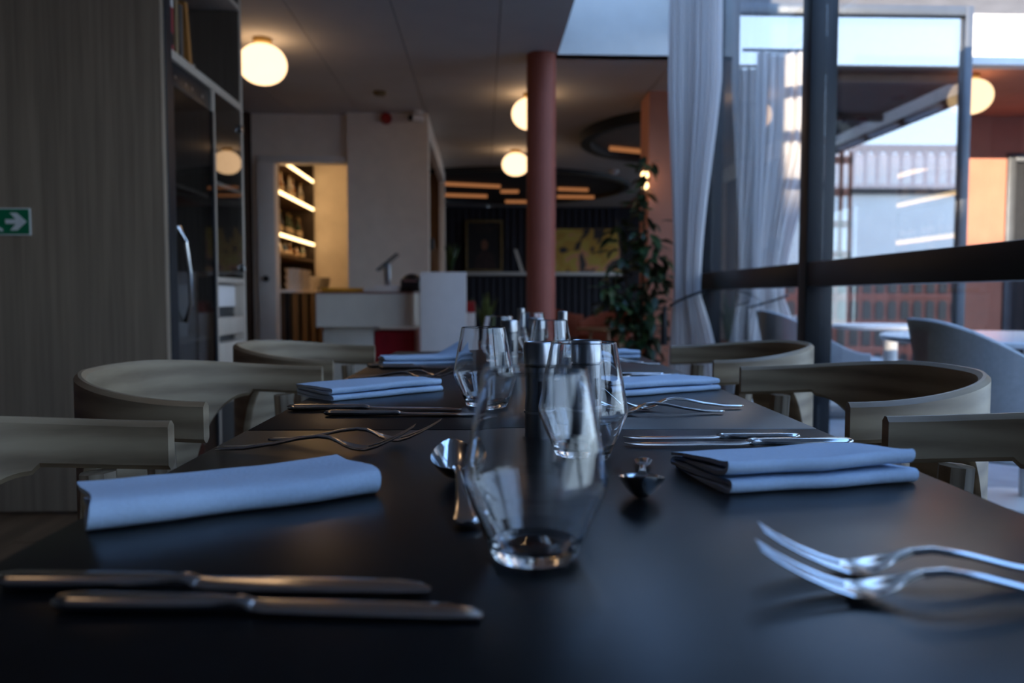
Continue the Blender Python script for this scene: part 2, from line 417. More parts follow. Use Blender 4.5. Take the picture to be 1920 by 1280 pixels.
# pillar and columns
struct('pillar', lathe(bmesh.new(), [(0, 0), (0.122, 0), (0.122, 0.05), (0.1085, 0.06), (0.1085, 2.7), (0, 2.7)], 48, (0.438, 6.02, 0)), 'pillar_paint', 'round dark terracotta pillar standing behind the tables', smooth=True)
struct('column', bx(1.455, 1.95, 7.02, 7.40, 0, 2.70), 'terracotta_lit', 'square terracotta column behind the tall plant and the curtain')
wr = sgroup('wall_right', 'terracotta wall with a patch of sunlight beyond the terrace glass')
fin('wall_face', bx(4.72, 5.24, 7.90, 8.00, 0, 2.70), 'terracotta', wr, False)
fin('wall_face', bx(6.10, 6.5, 7.90, 8.00, 0, 2.70), 'terracotta', wr, False)
fin('wall_face', bx(5.24, 6.10, 7.90, 8.00, 2.34, 2.70), 'terracotta', wr, False)
fin('wall_face', bx(4.72, 4.80, 8.0, 10.0, 0, 2.70), 'terracotta', wr, False)
d2 = sgroup('door_2', 'dark glazed door beside the sunlit terracotta wall')
fin('door_frame', bx(5.24, 5.32, 7.87, 8.0, 0, 2.34, bev=0.004), 'alu_frame', d2)
fin('door_frame', bx(6.02, 6.10, 7.87, 8.0, 0, 2.34, bev=0.004), 'alu_frame', d2)
fin('door_frame', bx(5.32, 6.02, 7.87, 8.0, 2.26, 2.34, bev=0.004), 'alu_frame', d2)
fin('door_leaf', bx(5.32, 6.02, 7.92, 7.97, 0, 2.26), 'black_frame', d2, False)

# ------------------------------------------------------------------ window wall
w1 = sgroup('window_1', 'long black framed window wall with a wide rail along the right side')
posts = [-3.0, -1.62, 0.02, 1.70, 3.36]
for y in posts: fin('mullion', bx(1.355, 1.47, y - 0.045, y + 0.045, 0, 2.9, bev=0.004), 'black_frame', w1)
fin('mullion', bx(1.355, 1.575, 4.93, 5.05, 0, 2.9, bev=0.004), 'black_frame', w1)
ends = posts + [4.985]
for a, b in zip(ends, ends[1:]):
    a += 0.046; b -= (0.046 if b < 4.9 else 0.056)
    fin('rail', bx(1.36, 1.465, a, b, 0.955, 1.058, bev=0.004), 'black_frame', w1)
    fin('rail', bx(1.36, 1.465, a, b, 0.0, 0.10, bev=0.004), 'black_frame', w1)
    fin('rail', bx(1.36, 1.465, a, b, 2.80, 2.9, bev=0.004), 'black_frame', w1)
    fin('pane', bx(1.417, 1.423, a, b, 1.059, 2.799), 'window_glass', w1, False)
    fin('pane', bx(1.417, 1.423, a, b, 0.101, 0.954), 'window_glass', w1, False)
fin('pane', bx(1.50, 1.506, 5.05, 5.87, 0.0, 2.9), 'window_glass', w1, False)
w2 = sgroup('window_2', 'grey framed reflective glass front of the lounge across the terrace')
fin('post', bx(3.545, 3.605, 5.86, 5.94, 0, 3.04, bev=0.004), 'alu_frame', w2)
fin('post', bx(1.58, 1.64, 5.86, 5.94, 0, 3.04, bev=0.004), 'alu_frame', w2)
fin('rail', bx(1.64, 3.545, 5.86, 5.94, 2.97, 3.04, bev=0.004), 'alu_frame', w2)
fin('rail', bx(1.64, 3.545, 5.86, 5.94, 0.0, 0.10, bev=0.004), 'alu_frame', w2)
fin('pane', bx(1.64, 3.545, 5.897, 5.903, 0.10, 2.97), 'coated_glass', w2, False)

# ------------------------------------------------------------------ terrace, awning and town
struct('ground', bx(-150, 200, -200, 60, -15.2, -15), 'street')
tag(struct('terrace_floor', bx(1.48, 6.0, -4.5, 6.0, -0.12, -0.005), 'terrace_deck', 'grey deck of the roof terrace outside the window'), kind='structure')
aw = thing('awning', 'dark terrace awning with a bright front edge over the outdoor tables', 'awning', (4.5, 0, 2.9))
fin('cloth', bx(-1.75, 0.0, -0.6, 4.6, 0.06, 0.09), 'awning_cloth', aw, False)
fin('valance', bx(0.0, 0.004, -0.7, 4.7, -0.08, 0.09), 'curtain_cloth', aw, False)
fin('front_rail', bx(-0.03, 0.03, -0.7, 4.7, -0.17, -0.08, bev=0.01), 'black_frame', aw)
for y in (1.9, 2.7, 3.5): fin('heater', bx(-0.11, -0.035, y, y + 0.6, -0.17, -0.12, bev=0.01), 'awning_edge', aw)
hs = bmesh.new()
for x in (-0.13, -0.012, 0.106): box(hs, x, x + 0.042, 1.78, 1.81, -1.50, -0.17)
for z in (-1.50, -1.12, -0.72, -0.32): box(hs, -0.13, 0.148, 1.78, 1.81, z, z + 0.09)
fin('hanging_screen', hs, 'terracotta', aw, False)
for y in (-0.5, 1.2, 2.8, 4.4): fin('arm', bx(-2.9, 0.0, y, y + 0.06, -0.02, 0.05), 'alu_frame', aw, False)
for y in (-0.6, 4.5): fin('post', bx(0.0, 0.06, y, y + 0.06, -2.9, -0.17), 'alu_frame', aw, False)

def arch_panel(w, h, d=0.25, n=8):
    pts = [(-w / 2, 0), (w / 2, 0)]
    for k in range(n + 1):
        a = math.pi * k / n; pts.append((w / 2 * math.cos(a), h - w / 2 + w / 2 * math.sin(a)))
    bm = bmesh.new()
    a = [bm.verts.new((x, 0, z)) for x, z in pts]; b = [bm.verts.new((x, d, z)) for x, z in pts]
    for i in range(len(pts)): bm.faces.new((a[i], a[(i + 1) % len(pts)], b[(i + 1) % len(pts)], b[i]))
    bm.faces.new(a); bm.faces.new(b[::-1])
    return bm
bl = thing('arcade_building', 'red brick building with rows of arched windows mirrored in the terrace glass', 'building', (0, -90, -15))
fin('wall', bx(22, 80, -12, 0, 0, 19.2), 'brick_red', bl, False)
arch = None
for r_ in range(5):
    fin('cornice', bx(22, 80, 0, 0.3, 2.6 + r_ * 3.4 - 0.35, 2.6 + r_ * 3.4), 'brick_red', bl, False)
    for k in range(34):
        if arch is None: o = arch = fin('window', arch_panel(1.05, 2.5), 'dark_window', bl, False)
        else: o = arch.copy(); col.objects.link(o)
        o.location = (23 + k * 1.66, 0.02, 2.75 + r_ * 3.4)
bl2 = thing('washed_building', 'mirrored building top and arcade, the wash of light put into pale and pink colour', 'building', (0, -108, -15))  # light-washed upper storeys of the brick building, modelled as a separate pale block
fin('wall', bx(-45, 95, -12, 0, 0, 32), 'washed_wall', bl2, False)  # run on past the mirrored stretch to block the sun
fin('sun_block_wall', bx(-45, 95, -12, -4, 32, 38.2), 'washed_wall', bl2, False)  # solid wall added behind the arches to keep sun off the terrace
fin('cornice', bx(-45, 95, 0, 0.5, 31.4, 32.2), 'black_frame', bl2, False)
def bay(w, h, pw, d):
    r = w / 2 - pw / 2; sp0 = h - r - 0.6
    bm = box(box(bmesh.new(), 0, pw / 2, -d, 0, 0, sp0), w - pw / 2, w, -d, 0, 0, sp0)
    arc = [(0, sp0), (pw / 2, sp0)] + [(w / 2 - r * math.cos(math.pi * k / 10), sp0 + r * math.sin(math.pi * k / 10)) for k in range(1, 10)] + [(w - pw / 2, sp0), (w, sp0)]
    for y in (0, -d):
        lo = [bm.verts.new((x, y, z)) for x, z in arc]; hi = [bm.verts.new((x, y, h)) for x, z in arc]
        for q in range(len(arc) - 1): bm.faces.new((lo[q], lo[q + 1], hi[q + 1], hi[q]))
    return bm
post = None
for k in range(74):
    if post is None: o = post = fin('arcade_bay', bay(1.85, 5.4, 0.42, 0.35), 'washed_arcade', bl2, False)
    else: o = post.copy(); col.objects.link(o)
    o.location = (-44 + k * 1.85, 0, 32.9)
fin('arcade_beam', bx(-45, 95, -0.4, 0.15, 38.3, 38.8), 'washed_arcade', bl2, False)
fin('arcade_sill', bx(-45, 95, -0.8, 0.1, 32.2, 32.9), 'washed_arcade', bl2, False)

# ------------------------------------------------------------------ tables
def table_parts(t):
    fin('tabletop', bx(-0.352, 0.352, -0.352, 0.352, 0.738, 0.75, bev=0.002, seg=2), 'laminate', t)
    fin('support_cross', box(bx(-0.28, 0.28, -0.03, 0.03, 0.712, 0.738), -0.03, 0.03, -0.28, 0.28, 0.712, 0.738), 'black_metal', t, False)
    fin('pedestal', lathe(bmesh.new(), [(0, 0.02), (0.038, 0.02), (0.038, 0.712), (0, 0.712)], 32), 'black_metal', t)
    fin('foot', bx(-0.24, 0.24, -0.24, 0.24, 0.0, 0.02, bev=0.006), 'black_metal', t)
t1 = thing('dining_table', 'matt black square table nearest the camera, holding two napkins and two spoons', 'table', (0.055, 0.622, 0), R(-1.2), 'black square tables set in a row')
table_parts(t1)
dup(t1, (0.0705, 1.330, 0), R(-1.2), 'matt black square table in the middle of the row')
dup(t1, (0.085, 2.038, 0), R(-1.2), 'matt black square table at the far end of the row')
TT = 0.75

# ------------------------------------------------------------------ chairs
def shell(bm, W, D, n, top, bot, th, N=84, lean=None):
    raw = []
    K = 600
    for i in range(K + 1):
        a = -math.pi / 2 + math.pi * i / K
        raw.append(Vector((D * abs(math.cos(a)) ** (2 / n), W * math.copysign(abs(math.sin(a)) ** (2 / n), math.sin(a)), 0)))
    L = [0]
    for a, b in zip(raw, raw[1:]): L.append(L[-1] + (b - a).length)
    T = L[-1]; pts = []; j = 0
    for i in range(N + 1):
        s = T * i / N
        while j < K - 1 and L[j + 1] < s: j += 1
        f = (s - L[j]) / max(1e-9, L[j + 1] - L[j]); pts.append((raw[j].lerp(raw[j + 1], f), s))
    rings = []
    for i, (p, s) in enumerate(pts):
        d = (pts[min(i + 1, N)][0] - pts[max(i - 1, 0)][0]).normalized(); nrm = Vector((d.y, -d.x, 0))
        e = min(s, T - s)
        zt, zb = top(e, T), bot(e, T); r = min(th * 0.38, 0.006); h = th / 2
        ring = []
        rows = 5
        for side in (1, -1):
            zs = [zb + r + (zt - zb - 2 * r) * k / rows for k in range(rows + 1)]
            if side == -1: zs = zs[::-1]
            seq = [(h, z) for z in zs]
            cap = [(h - r, zt)] if side == 1 else [(h - r, zb)]
            for q, z in seq + cap + [(-(0) + (h - r) * -1, cap[0][1])]:
                q = q * side
                off = (lean(e, T) * (z - 0.45)) if lean else 0
                ring.append(bm.verts.new(p + nrm * (q + off) + Vector((0, 0, z))))
        rings.append(ring)
    k = len(rings[0])
    for a, b in zip(rings, rings[1:]):
        for i in range(k): bm.faces.new((a[i], a[(i + 1) % k], b[(i + 1) % k], b[i]))
    bm.faces.new(rings[0][::-1]); bm.faces.new(rings[-1])
    return bm

def dtop(e, T):
    q = min(1, e / (0.42 * T)); return 0.771 + 0.026 * q * q * (3 - 2 * q)
def dbot(e, T):
    flat, tr = 0.145, 0.13
    if e < flat: return dtop(e, T) - 0.056
    if e > flat + tr: return 0.425 - 0.0
    q = (e - flat) / tr
    base = 0.715
    return base - 0.29 * (1 - math.sqrt(max(0, 1 - q ** 2.2)))

def make_chair(label, loc, rz):
    t = thing('dining_chair', label, 'chair', loc, rz, 'bentwood armchairs along the tables')
    fin('backrest', shell(bmesh.new(), 0.275, 0.293, 2.12, dtop, dbot, 0.017, N=110), 'ash', t)
    st = bmesh.new()
    pts = []
    for k in range(40):
        a = 2 * math.pi * k / 40; ca, sa = math.cos(a), math.sin(a)
        pts.append((0.07 + 0.19 * math.copysign(abs(ca) ** .55, ca), 0.235 * math.copysign(abs(sa) ** .55, sa)))
    extrude_poly(st, pts, 0.43, 0.458)
    fin('seat', st, 'ash', t)
    for s in (-1, 1):
        fin('leg', tube(bmesh.new(), [(0.035, s * 0.262, 0), (0.06, s * 0.256, 0.45), (0.075, s * 0.255, 0.716)], [0.014, 0.02, 0.02], 8), 'ash_leg', t)
        fin('leg', tube(bmesh.new(), [(0.30, s * 0.21, 0), (0.22, s * 0.16, 0.43)], [0.014, 0.02], 8), 'ash_leg', t)
        fin('rail', bx(0.04, 0.22, s * 0.225 - 0.012, s * 0.225 + 0.012, 0.395, 0.43), 'ash_leg', t)
    return t
cR = 'ash bentwood armchair on the window side, '
cL = 'ash bentwood armchair on the bookcase side, '
ch = make_chair(cR + 'nearest the camera', (0.470, 0.655, 0), R(-2))
dup(ch, (0.508, 1.330, 0), R(-3.3), cR + 'second from the camera, before the thick mullion')
dup(ch, (0.533, 2.045, 0), R(-3.5), cR + 'farthest away beside the curtain')
dup(ch, (-0.372, 0.650, 0), R(177), cL + 'nearest the camera under the exit sign')
dup(ch, (-0.351, 1.366, 0), R(175), cL + 'second from the camera')
dup(ch, (-0.325, 2.075, 0), R(178), cL + 'farthest away before the bar doorway')

# ------------------------------------------------------------------ napkins
def napkin(label, loc, rz, L, W, H, seed, layers=4, corner=0.0, puff=1.0, slope=0.12):
    rnd = random.Random(seed)
    path = []
    sp_ = (H - 0.004) / (layers - 1)
    for k in range(layers):
        z = 0.002 + k * sp_ + (0.0008 if k >= 2 else 0)
        a, b = (W, 0.0) if k % 2 == 0 else (0.0, W)
        a += 0; 
        inset = 0.003 * ((k // 2) % 2)
        xs = [a + (b - a) * q / 10 for q in range(11)]
        for q, x in enumerate(xs):
            u = min(1, min(x, W - x) / (W * 0.2))
            x2 = max(x, inset + 0.004)
            path.append((x2, z + 0.0014 * puff * u * math.sin(k + 3.1 * x / W + seed)))
        if k < layers - 1:
            e = b; s = -1 if e == 0 else 1
            for q in range(1, 6):
                ang = math.pi * q / 6
                path.append((e + (inset + 0.004 if e == 0 else 0) + s * (sp_ * 0.62) * math.sin(ang), z + sp_ * (1 - math.cos(ang)) / 2))
    th = min(0.0022, sp_ * 0.43)
    bm = bmesh.new(); rings = []; NX = 34
    for i in range(NX + 1):
        u = i / NX; x = u * L
        ring_t, ring_b = [], []
        wob = 0.002 * math.sin(5 * u + seed) + 0.0012 * math.sin(13 * u + 2 * seed)
        for k, (y, z) in enumerate(path):
            y0, z0 = path[max(0, k - 1)]; y1, z1 = path[min(len(path) - 1, k + 1)]
            d = Vector((y1 - y0, z1 - z0));
            d = d.normalized() if d.length > 1e-9 else Vector((1, 0))
            nv = Vector((-d.y, d.x)); zz = z / H
            lift = corner * zz * max(0, u - 0.72) / 0.28 * max(0, y / W - 0.25)
            wv = 0.0016 * zz * math.sin(4.2 * u + seed * 1.7 + 9 * y) + 0.0009 * noise.noise(Vector((x * 30, y * 40, seed))) * zz
            bx_ = x + 0.0025 * math.sin(seed + k * 0.37) * (1 if i in (0, NX) else 0)
            for lst, sg in ((ring_t, 1), (ring_b, -1)):
                lst.append(bm.verts.new((bx_, y + wob + nv.x * th * sg, max(0.0004, (z + nv.y * th * sg + wv) * (1 - slope * max(0, min(1, y / W))) + lift))))
        rings.append(ring_t + ring_b[::-1])
    k = len(rings[0])
    for a, b in zip(rings, rings[1:]):
        for i in range(k): bm.faces.new((a[i], a[(i + 1) % k], b[(i + 1) % k], b[i]))
    half = k // 2
    for rg, fl in ((rings[0], True), (rings[-1], False)):
        for i in range(half - 1):
            q = (rg[i], rg[i + 1], rg[k - 2 - i], rg[k - 1 - i]); bm.faces.new(q[::-1] if fl else q)
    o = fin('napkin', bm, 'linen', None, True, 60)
    o.location = loc; o.rotation_euler = (0, 0, rz)
    return tag(o, label, 'napkin', 'folded white napkins')
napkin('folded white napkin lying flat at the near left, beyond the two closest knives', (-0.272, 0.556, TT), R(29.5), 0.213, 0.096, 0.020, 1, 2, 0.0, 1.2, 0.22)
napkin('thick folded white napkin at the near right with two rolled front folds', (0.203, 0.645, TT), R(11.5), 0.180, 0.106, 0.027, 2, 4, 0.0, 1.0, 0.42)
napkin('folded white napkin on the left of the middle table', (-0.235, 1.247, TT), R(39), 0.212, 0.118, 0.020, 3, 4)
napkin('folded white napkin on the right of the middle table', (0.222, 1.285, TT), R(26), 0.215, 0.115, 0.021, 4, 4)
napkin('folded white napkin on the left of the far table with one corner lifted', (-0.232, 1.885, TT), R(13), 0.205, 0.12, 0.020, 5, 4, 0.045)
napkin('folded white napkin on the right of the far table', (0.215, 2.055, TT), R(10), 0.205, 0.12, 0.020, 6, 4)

# ------------------------------------------------------------------ cutlery
def make_fork(label, loc, rz):
    t = thing('fork', label, 'fork', loc, rz, 'steel forks on the tables')
    st = [(0, .0042, .002, .0012, 0), (.002, .0042, .0052, .0017, 0), (.008, .0042, .0072, .0019, 0), (.03, .0048, .0064, .0019, 0), (.06, .0092, .0046, .0019, 0), (.085, .0145, .0034, .002, 0),
          (.103, .0165, .003, .0021, 0), (.115, .0150, .0036, .002, 0)]
    fin('handle', strip(bmesh.new(), st, 7), 'steel', t)
    hd = [(.115, .0150, .0036, .002, 0), (.122, .0118, .0058, .0017, .0008), (.130, .0072, .0098, .0014, .0018), (.138, .0040, .0122, .0012, .0022), (.146, .0026, .0128, .0011, .0022), (.153, .0030, .0128, .001, .0018)]
    fin('head', strip(bmesh.new(), hd, 9), 'steel', t)
    for k in range(4):
        y = (-1.5 + k) * 0.0068; c = .0017 * (y / .0102) ** 2
        tn = [(.152, .0030 + c, .0026, .0011, 0, y), (.163, .0062 + c, .0022, .0011, 0, y * .98), (.177, .0128 + c * .6, .0019, .001, 0, y * .95), (.190, .0205, .0015, .0009, 0, y * .92), (.200, .0270, .0007, .0006, 0, y * .9)]
        fin('tine', strip(bmesh.new(), tn, 5), 'steel', t)
    return t
fk = make_fork('steel fork nearest the camera at the right edge, tines raised', (0.348, 0.393, TT), R(170))
F = 'steel fork '
dup(fk, (0.362, 0.431, TT), R(171), F + 'behind the closest fork at the near right', 1.0)
dup(fk, (-0.281, 0.842, TT), R(-2), F + 'on the left just beyond the near left napkin, lower of the crossed pair', 1.05)
dup(fk, (-0.240, 0.896, TT), R(-2.5), F + 'on the left beyond the near left napkin, upper of the crossed pair', 0.97)
dup(fk, (0.380, 1.148, TT), R(186), F + 'on the right before the middle napkin, the longer handle', 1.02)
dup(fk, (0.336, 1.096, TT), R(182), F + 'on the right before the middle napkin, the shorter handle', 0.97)
dup(fk, (-0.262, 1.565, TT), R(0), F + 'on the middle table behind the left napkin, nearer of two', 1.0)
dup(fk, (-0.232, 1.610, TT), R(-2), F + 'on the middle table behind the left napkin, farther of two', 0.97)
dup(fk, (0.420, 1.875, TT), R(184), F + 'on the right of the far table, nearer of two', 1.0)
dup(fk, (0.390, 1.925, TT), R(182), F + 'on the right of the far table, farther of two', 1.0)

def make_knife(label, loc, rz):
    t = thing('knife', label, 'knife', loc, rz, 'steel knives on the tables')
    st = [(0, .0046, .003, .002, 0), (.003, .0046, .0064, .0036, 0), (.012, .0046, .0084, .0044, 0), (.05, .0046, .0078, .0042, 0), (.09, .0048, .0066, .0040, 0), (.098, .0048, .0052, .0036, 0), (.102, .0048, .0062, .0042, 0), (.106, .0046, .0056, .0036, 0), (.110, .004, .0070, .002, 0)]
    fin('handle', strip(bmesh.new(), st, 9), 'steel', t)
    bl_ = [(.109, .004, .0072, .0018, 0, .001), (.118, .0034, .0094, .0013, 0, .001), (.15, .0032, .0102, .0011, 0, .0005), (.19, .003, .0104, .001, 0, 0), (.215, .003, .0096, .0009, 0, -.001), (.228, .003, .0070, .0008, 0, -.003), (.234, .003, .003, .0006, 0, -.006)]
    fin('blade', strip(bmesh.new(), bl_, 7), 'steel', t)
    return t
kf = make_knife('longer steel knife at the bottom left, farther of the two closest knives', (-0.274, 0.449, TT), R(-2.8))
kf.scale = (1.05,) * 3
K = 'steel knife '
dup(kf, (-0.224, 0.418, TT), R(-4.4), 'shorter steel knife at the bottom left, closest to the camera', 0.96)
dup(kf, (0.362, 0.896, TT), R(178.5), K + 'beyond the near right napkin, the farther and shorter of two', 0.86)
dup(kf, (0.405, 0.855, TT), R(179.3), K + 'beyond the near right napkin, lying closest to it', 1.07)
dup(kf, (-0.280, 1.151, TT), R(-2.3), K + 'before the middle left napkin, lying closest to it', 1.07)
dup(kf, (-0.217, 1.098, TT), R(-2.3), K + 'before the middle left napkin, nearer the table joint', 0.95)
dup(kf, (0.372, 1.625, TT), R(178), K + 'behind the middle right napkin, nearer of two', 0.9)
dup(kf, (0.402, 1.585, TT), R(178), K + 'behind the middle right napkin, touching its back edge', 1.0)
dup(kf, (-0.268, 1.858, TT), R(-2), K + 'before the far left napkin, lying closest to it', 1.0)
dup(kf, (-0.235, 1.815, TT), R(-2), K + 'before the far left napkin, nearer the camera of two', 0.92)

def make_spoon(label, loc, rz):
    t = thing('spoon', label, 'spoon', loc, rz, 'dessert spoons above the place settings')
    st = [(0, .0045, .004, .0014, 0), (.003, .0045, .0078, .0020, 0), (.010, .0045, .0092, .0022, 0), (.03, .0050, .0070, .0020, 0), (.06, .0095, .0044, .002, 0), (.088, .0145, .0032, .0022, 0), (.104, .0165, .003, .0024, 0), (.118, .0150, .0036, .0022, 0)]
    fin('handle', strip(bmesh.new(), st, 7), 'steel', t)
    bw_ = []
    for k in range(15):
        u = k / 14; x = .117 + .066 * u
        w = max(.0012, .0195 * (math.sin(math.pi * (0.04 + 0.94 * u ** 0.85))) ** 0.62)
        rim = .0145 + .0115 * u ** 1.6
        flo = .0016 + (.0118 * ((.45 - u) / .45) ** 2 if u < .45 else .0236 * ((u - .45) / .55) ** 2)
        dep = max(0.0, rim - flo)
        bw_.append((x, min(flo, rim), w, .0009, dep))
    fin('bowl', strip(bmesh.new(), bw_, 15), 'steel', t)
    return t
s1 = make_spoon('steel dessert spoon left of the front glass, bowl pointing away', (-0.010, 0.552, TT), R(95.5))
s1.scale = (1.10,) * 3
dup(s1, (0.158, 0.775, TT), R(-102), 'steel dessert spoon before the thick right napkin, dark bowl towards the camera', 0.96)

# ------------------------------------------------------------------ glasses, mills, cruets
def make_glass(label, loc):
    prof = [(0, 0), (.0225, 0), (.0255, .0012), (.0275, .0045), (.0325, .0165), (.0435, .0425), (.0448, .0462), (.0450, .0490), (.0446, .0530), (.0395, .0820), (.0328, .1172), (.0322, .1180), (.0316, .1172),
            (.0384, .0818), (.0431, .0530), (.0434, .0490), (.0431, .0465), (.0418, .0430), (.0305, .0175), (.0265, .0105), (.018, .0082), (0, .0078)]
    fine = [prof[0]]
    for (r0, z0), (r1, z1) in zip(prof, prof[1:]):         # holding rings keep the straight walls optically flat
        d = math.hypot(r1 - r0, z1 - z0)
        if d > 0.0022:
            for q in (0.0005 / d, 0.5, 1 - 0.0005 / d): fine.append((r0 + (r1 - r0) * q, z0 + (z1 - z0) * q))
        fine.append((r1, z1))
    prof = fine
    o = fin('drinking_glass', lathe(bmesh.new(), prof, 72), 'crystal', None, True, 50)
    o.location = loc
    return tag(o, label, 'glass', 'stemless water glasses')
G = 'stemless water glass '
g1 = make_glass(G + 'nearest the camera', (0.0325, 0.493, TT))
dup(g1, (0.101, 0.797, TT), 0.3, G + 'in front of the two steel mills')
dup(g1, (0.001, 1.197, TT), 0.7, G + 'on the left of the middle table beside the knives')
dup(g1, (0.132, 1.56, TT), 0.1, G + 'on the middle table before the thick steel cruet top')
dup(g1, (0.038, 1.90, TT), 0.5, G + 'at the front of the far table behind the mills')
dup(g1, (0.140, 2.26, TT), 0.9, G + 'at the back of the far table beside the thin cruet top')

def make_mill(label, loc):
    t = thing('mill', label, 'mill', loc, 0, 'steel salt and pepper mills')
    fin('base', lathe(bmesh.new(), [(0, 0), (.0215, 0), (.0215, .0015), (.019, .003), (.0182, .003), (.0182, .033), (0, .033)], 40), 'dark_steel', t)
    fin('ring', lathe(bmesh.new(), [(0, .033), (.0196, .033), (.0196, .0355), (0, .0355)], 40), 'brushed', t)
    fin('body', lathe(bmesh.new(), [(0, .0355), (.0180, .0355), (.0180, .085), (.0165, .086), (.0165, .088), (0, .088)], 40), 'dark_steel', t)
    fin('cap', lathe(bmesh.new(), [(0, .088), (.0186, .088), (.0186, .1085), (.0176, .1115), (.0155, .1125), (.0145, .1115), (0, .1115)], 40), 'brushed', t)
    fin('slot', bx(-.0025, .0025, -.0189, -.0170, .045, .070, bev=.0005), 'black_plastic', t)
    return t
m1 = make_mill('steel mill to the left behind the second glass', (0.0645, 0.900, TT))
dup(m1, (0.1195, 0.915, TT), R(35), 'steel mill to the right behind the second glass', 1.01)
dup(m1, (0.058, 1.735, TT), R(20), 'steel mill on the middle table right of the left glass', 1.0)
dup(m1, (0.128, 1.90, TT), R(80), 'steel mill on the far table seen through the middle table glass', 1.0)

def make_cruet(label, loc):
    t = thing('cruet', label, 'cruet', loc, 0, 'glass cruets with steel pourers')
    fin('bottle', lathe(bmesh.new(), [(0, 0), (.020, 0), (.022, .002), (.022, .040), (.0185, .052), (.0115, .074), (.0105, .076), (.0092, .076), (.010, .073), (.0170, .051), (.0203, .040), (.0203, .006), (0, .005)], 40), 'cruet_glass', t)
    fin('pourer', lathe(bmesh.new(), [(0, .074), (.009, .074), (.0092, .077), (.0108, .077), (.0108, .131), (.0085, .132), (.0085, .128), (0, .128)], 32), 'brushed', t)
    return t
c1 = make_cruet('glass cruet with a thick steel pourer on the middle table', (0.172, 1.72, TT))
dup(c1, (0.112, 2.335, TT), 0.4, 'glass cruet with a thin steel pourer standing at the far end of the tables', 0.98)

# ------------------------------------------------------------------ exit sign
sg = thing('exit_sign', 'green and white emergency exit sign with an arrow on the veneer wall', 'sign', (-2.155, 3.388, 1.221))
fin('plate', bx(-0.153, 0.297, -0.006, 0.0, -0.055, 0.055, bev=0.001), 'sign_white', sg)
fin('green_field', bx(-0.149, 0.293, -0.0075, -0.006, -0.051, 0.051), 'exit_green', sg, False)
def flat_xz(pts, y0, y1):
    bm = bmesh.new()
    a = [bm.verts.new((x, y0, z)) for x, z in pts]; b = [bm.verts.new((x, y1, z)) for x, z in pts]
    for i in range(len(pts)): bm.faces.new((a[i], a[(i + 1) % len(pts)], b[(i + 1) % len(pts)], b[i]))
    bm.faces.new(a); bm.faces.new(b[::-1])
    return bm
fin('arrow', flat_xz([(0.198, -0.009), (0.240, -0.009), (0.216, -0.036), (0.245, -0.036), (0.284, 0.0), (0.245, 0.036), (0.216, 0.036), (0.240, 0.009), (0.198, 0.009)], -0.009, -0.0075), 'sign_white', sg, False)
fin('running_figure', flat_xz([(0.06, -0.045), (0.075, -0.045), (0.09, -0.018), (0.105, -0.022), (0.125, -0.045), (0.138, -0.045), (0.115, -0.008), (0.108, 0.0), (0.118, 0.012), (0.142, -0.004), (0.186, -0.030), (0.188, -0.040), (0.180, -0.040), (0.140, -0.012), (0.118, 0.004), (0.10, 0.028), (0.07, 0.022), (0.06, 0.0), (0.07, 0.0), (0.078, 0.014), (0.088, 0.014), (0.078, -0.012)], -0.009, -0.0075), 'sign_white', sg, False)

# ------------------------------------------------------------------ bookcase
bc = thing('bookcase', 'tall pale oak bookcase with glazed doors and drawers beyond the veneer wall', 'bookcase', (-1.33, 3.50, 0))
def bcp(name, x0, x1, y0, y1, z0, z1, m='case_oak', bev=0.002, par=None): return fin(name, bx(x0, x1, y0, y1, z0, z1, bev=bev), m, par or bc)
bcp('side_panel', -0.42, 0.0, 0.0, 0.03, 0, 2.695)
bcp('side_panel', -0.42, 0.0, 1.03, 1.06, 0, 2.695)
bcp('divider', -0.40, -0.002, 0.570, 0.600, 0, 1.935)
bcp('shelf', -0.42, 0.0, 0.031, 1.029, 1.935, 1.975)
bcp('shelf', -0.42, -0.002, 0.031, 1.029, 2.475, 2.505)
bcp('shelf', -0.40, -0.004, 0.601, 1.029, 1.475, 1.497)
bcp('shelf', -0.40, -0.004, 0.601, 1.029, 0.985, 1.012)
bcp('shelf', -0.40, -0.03, 0.032, 0.569, 1.40, 1.42)
bcp('shelf', -0.40, -0.03, 0.032, 0.569, 0.70, 0.72)
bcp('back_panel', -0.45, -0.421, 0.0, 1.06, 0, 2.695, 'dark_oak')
bcp('lining', -0.415, -0.006, 1.022, 1.029, 1.976, 2.474, 'niche_dark', 0)  # dark sheet added over the oak side panel to keep the niche dark
bcp('lining', -0.415, -0.006, 1.022, 1.029, 2.506, 2.69, 'niche_dark', 0)
bcp('plinth', -0.40, -0.02, 0.031, 1.029, 0, 0.08, 'black_frame')
hp = bcp('control_panel', -0.36, -0.012, 0.032, 0.569, 1.83, 1.932, 'black_plastic')
for y in (0.10, 0.22, 0.30, 0.44): fin('indicator', bx(-0.013, -0.009, y, y + 0.018, 1.865, 1.878), 'brushed', hp, False)
dl = bcp('door', -0.010, -0.004, 0.034, 0.567, 0.09, 1.825, 'cabinet_glass', 0)
fin('door_frame', bx(-0.012, 0.002, 0.545, 0.567, 0.09, 1.825), 'black_frame', dl, False)
fin('door_frame', bx(-0.012, 0.002, 0.034, 0.050, 0.09, 1.825), 'black_frame', dl, False)
fin('handle', tube(bmesh.new(), [(0.003, 0.07, 1.22), (0.03, 0.075, 1.15), (0.04, 0.09, 1.02), (0.035, 0.115, 0.88), (0.003, 0.13, 0.80)], 0.011, 10), 'steel', dl)  # steel bow stands in for a curved reflection in the door glass
dr_ = bcp('door', -0.008, -0.002, 0.604, 1.026, 1.015, 1.930, 'cabinet_glass', 0)
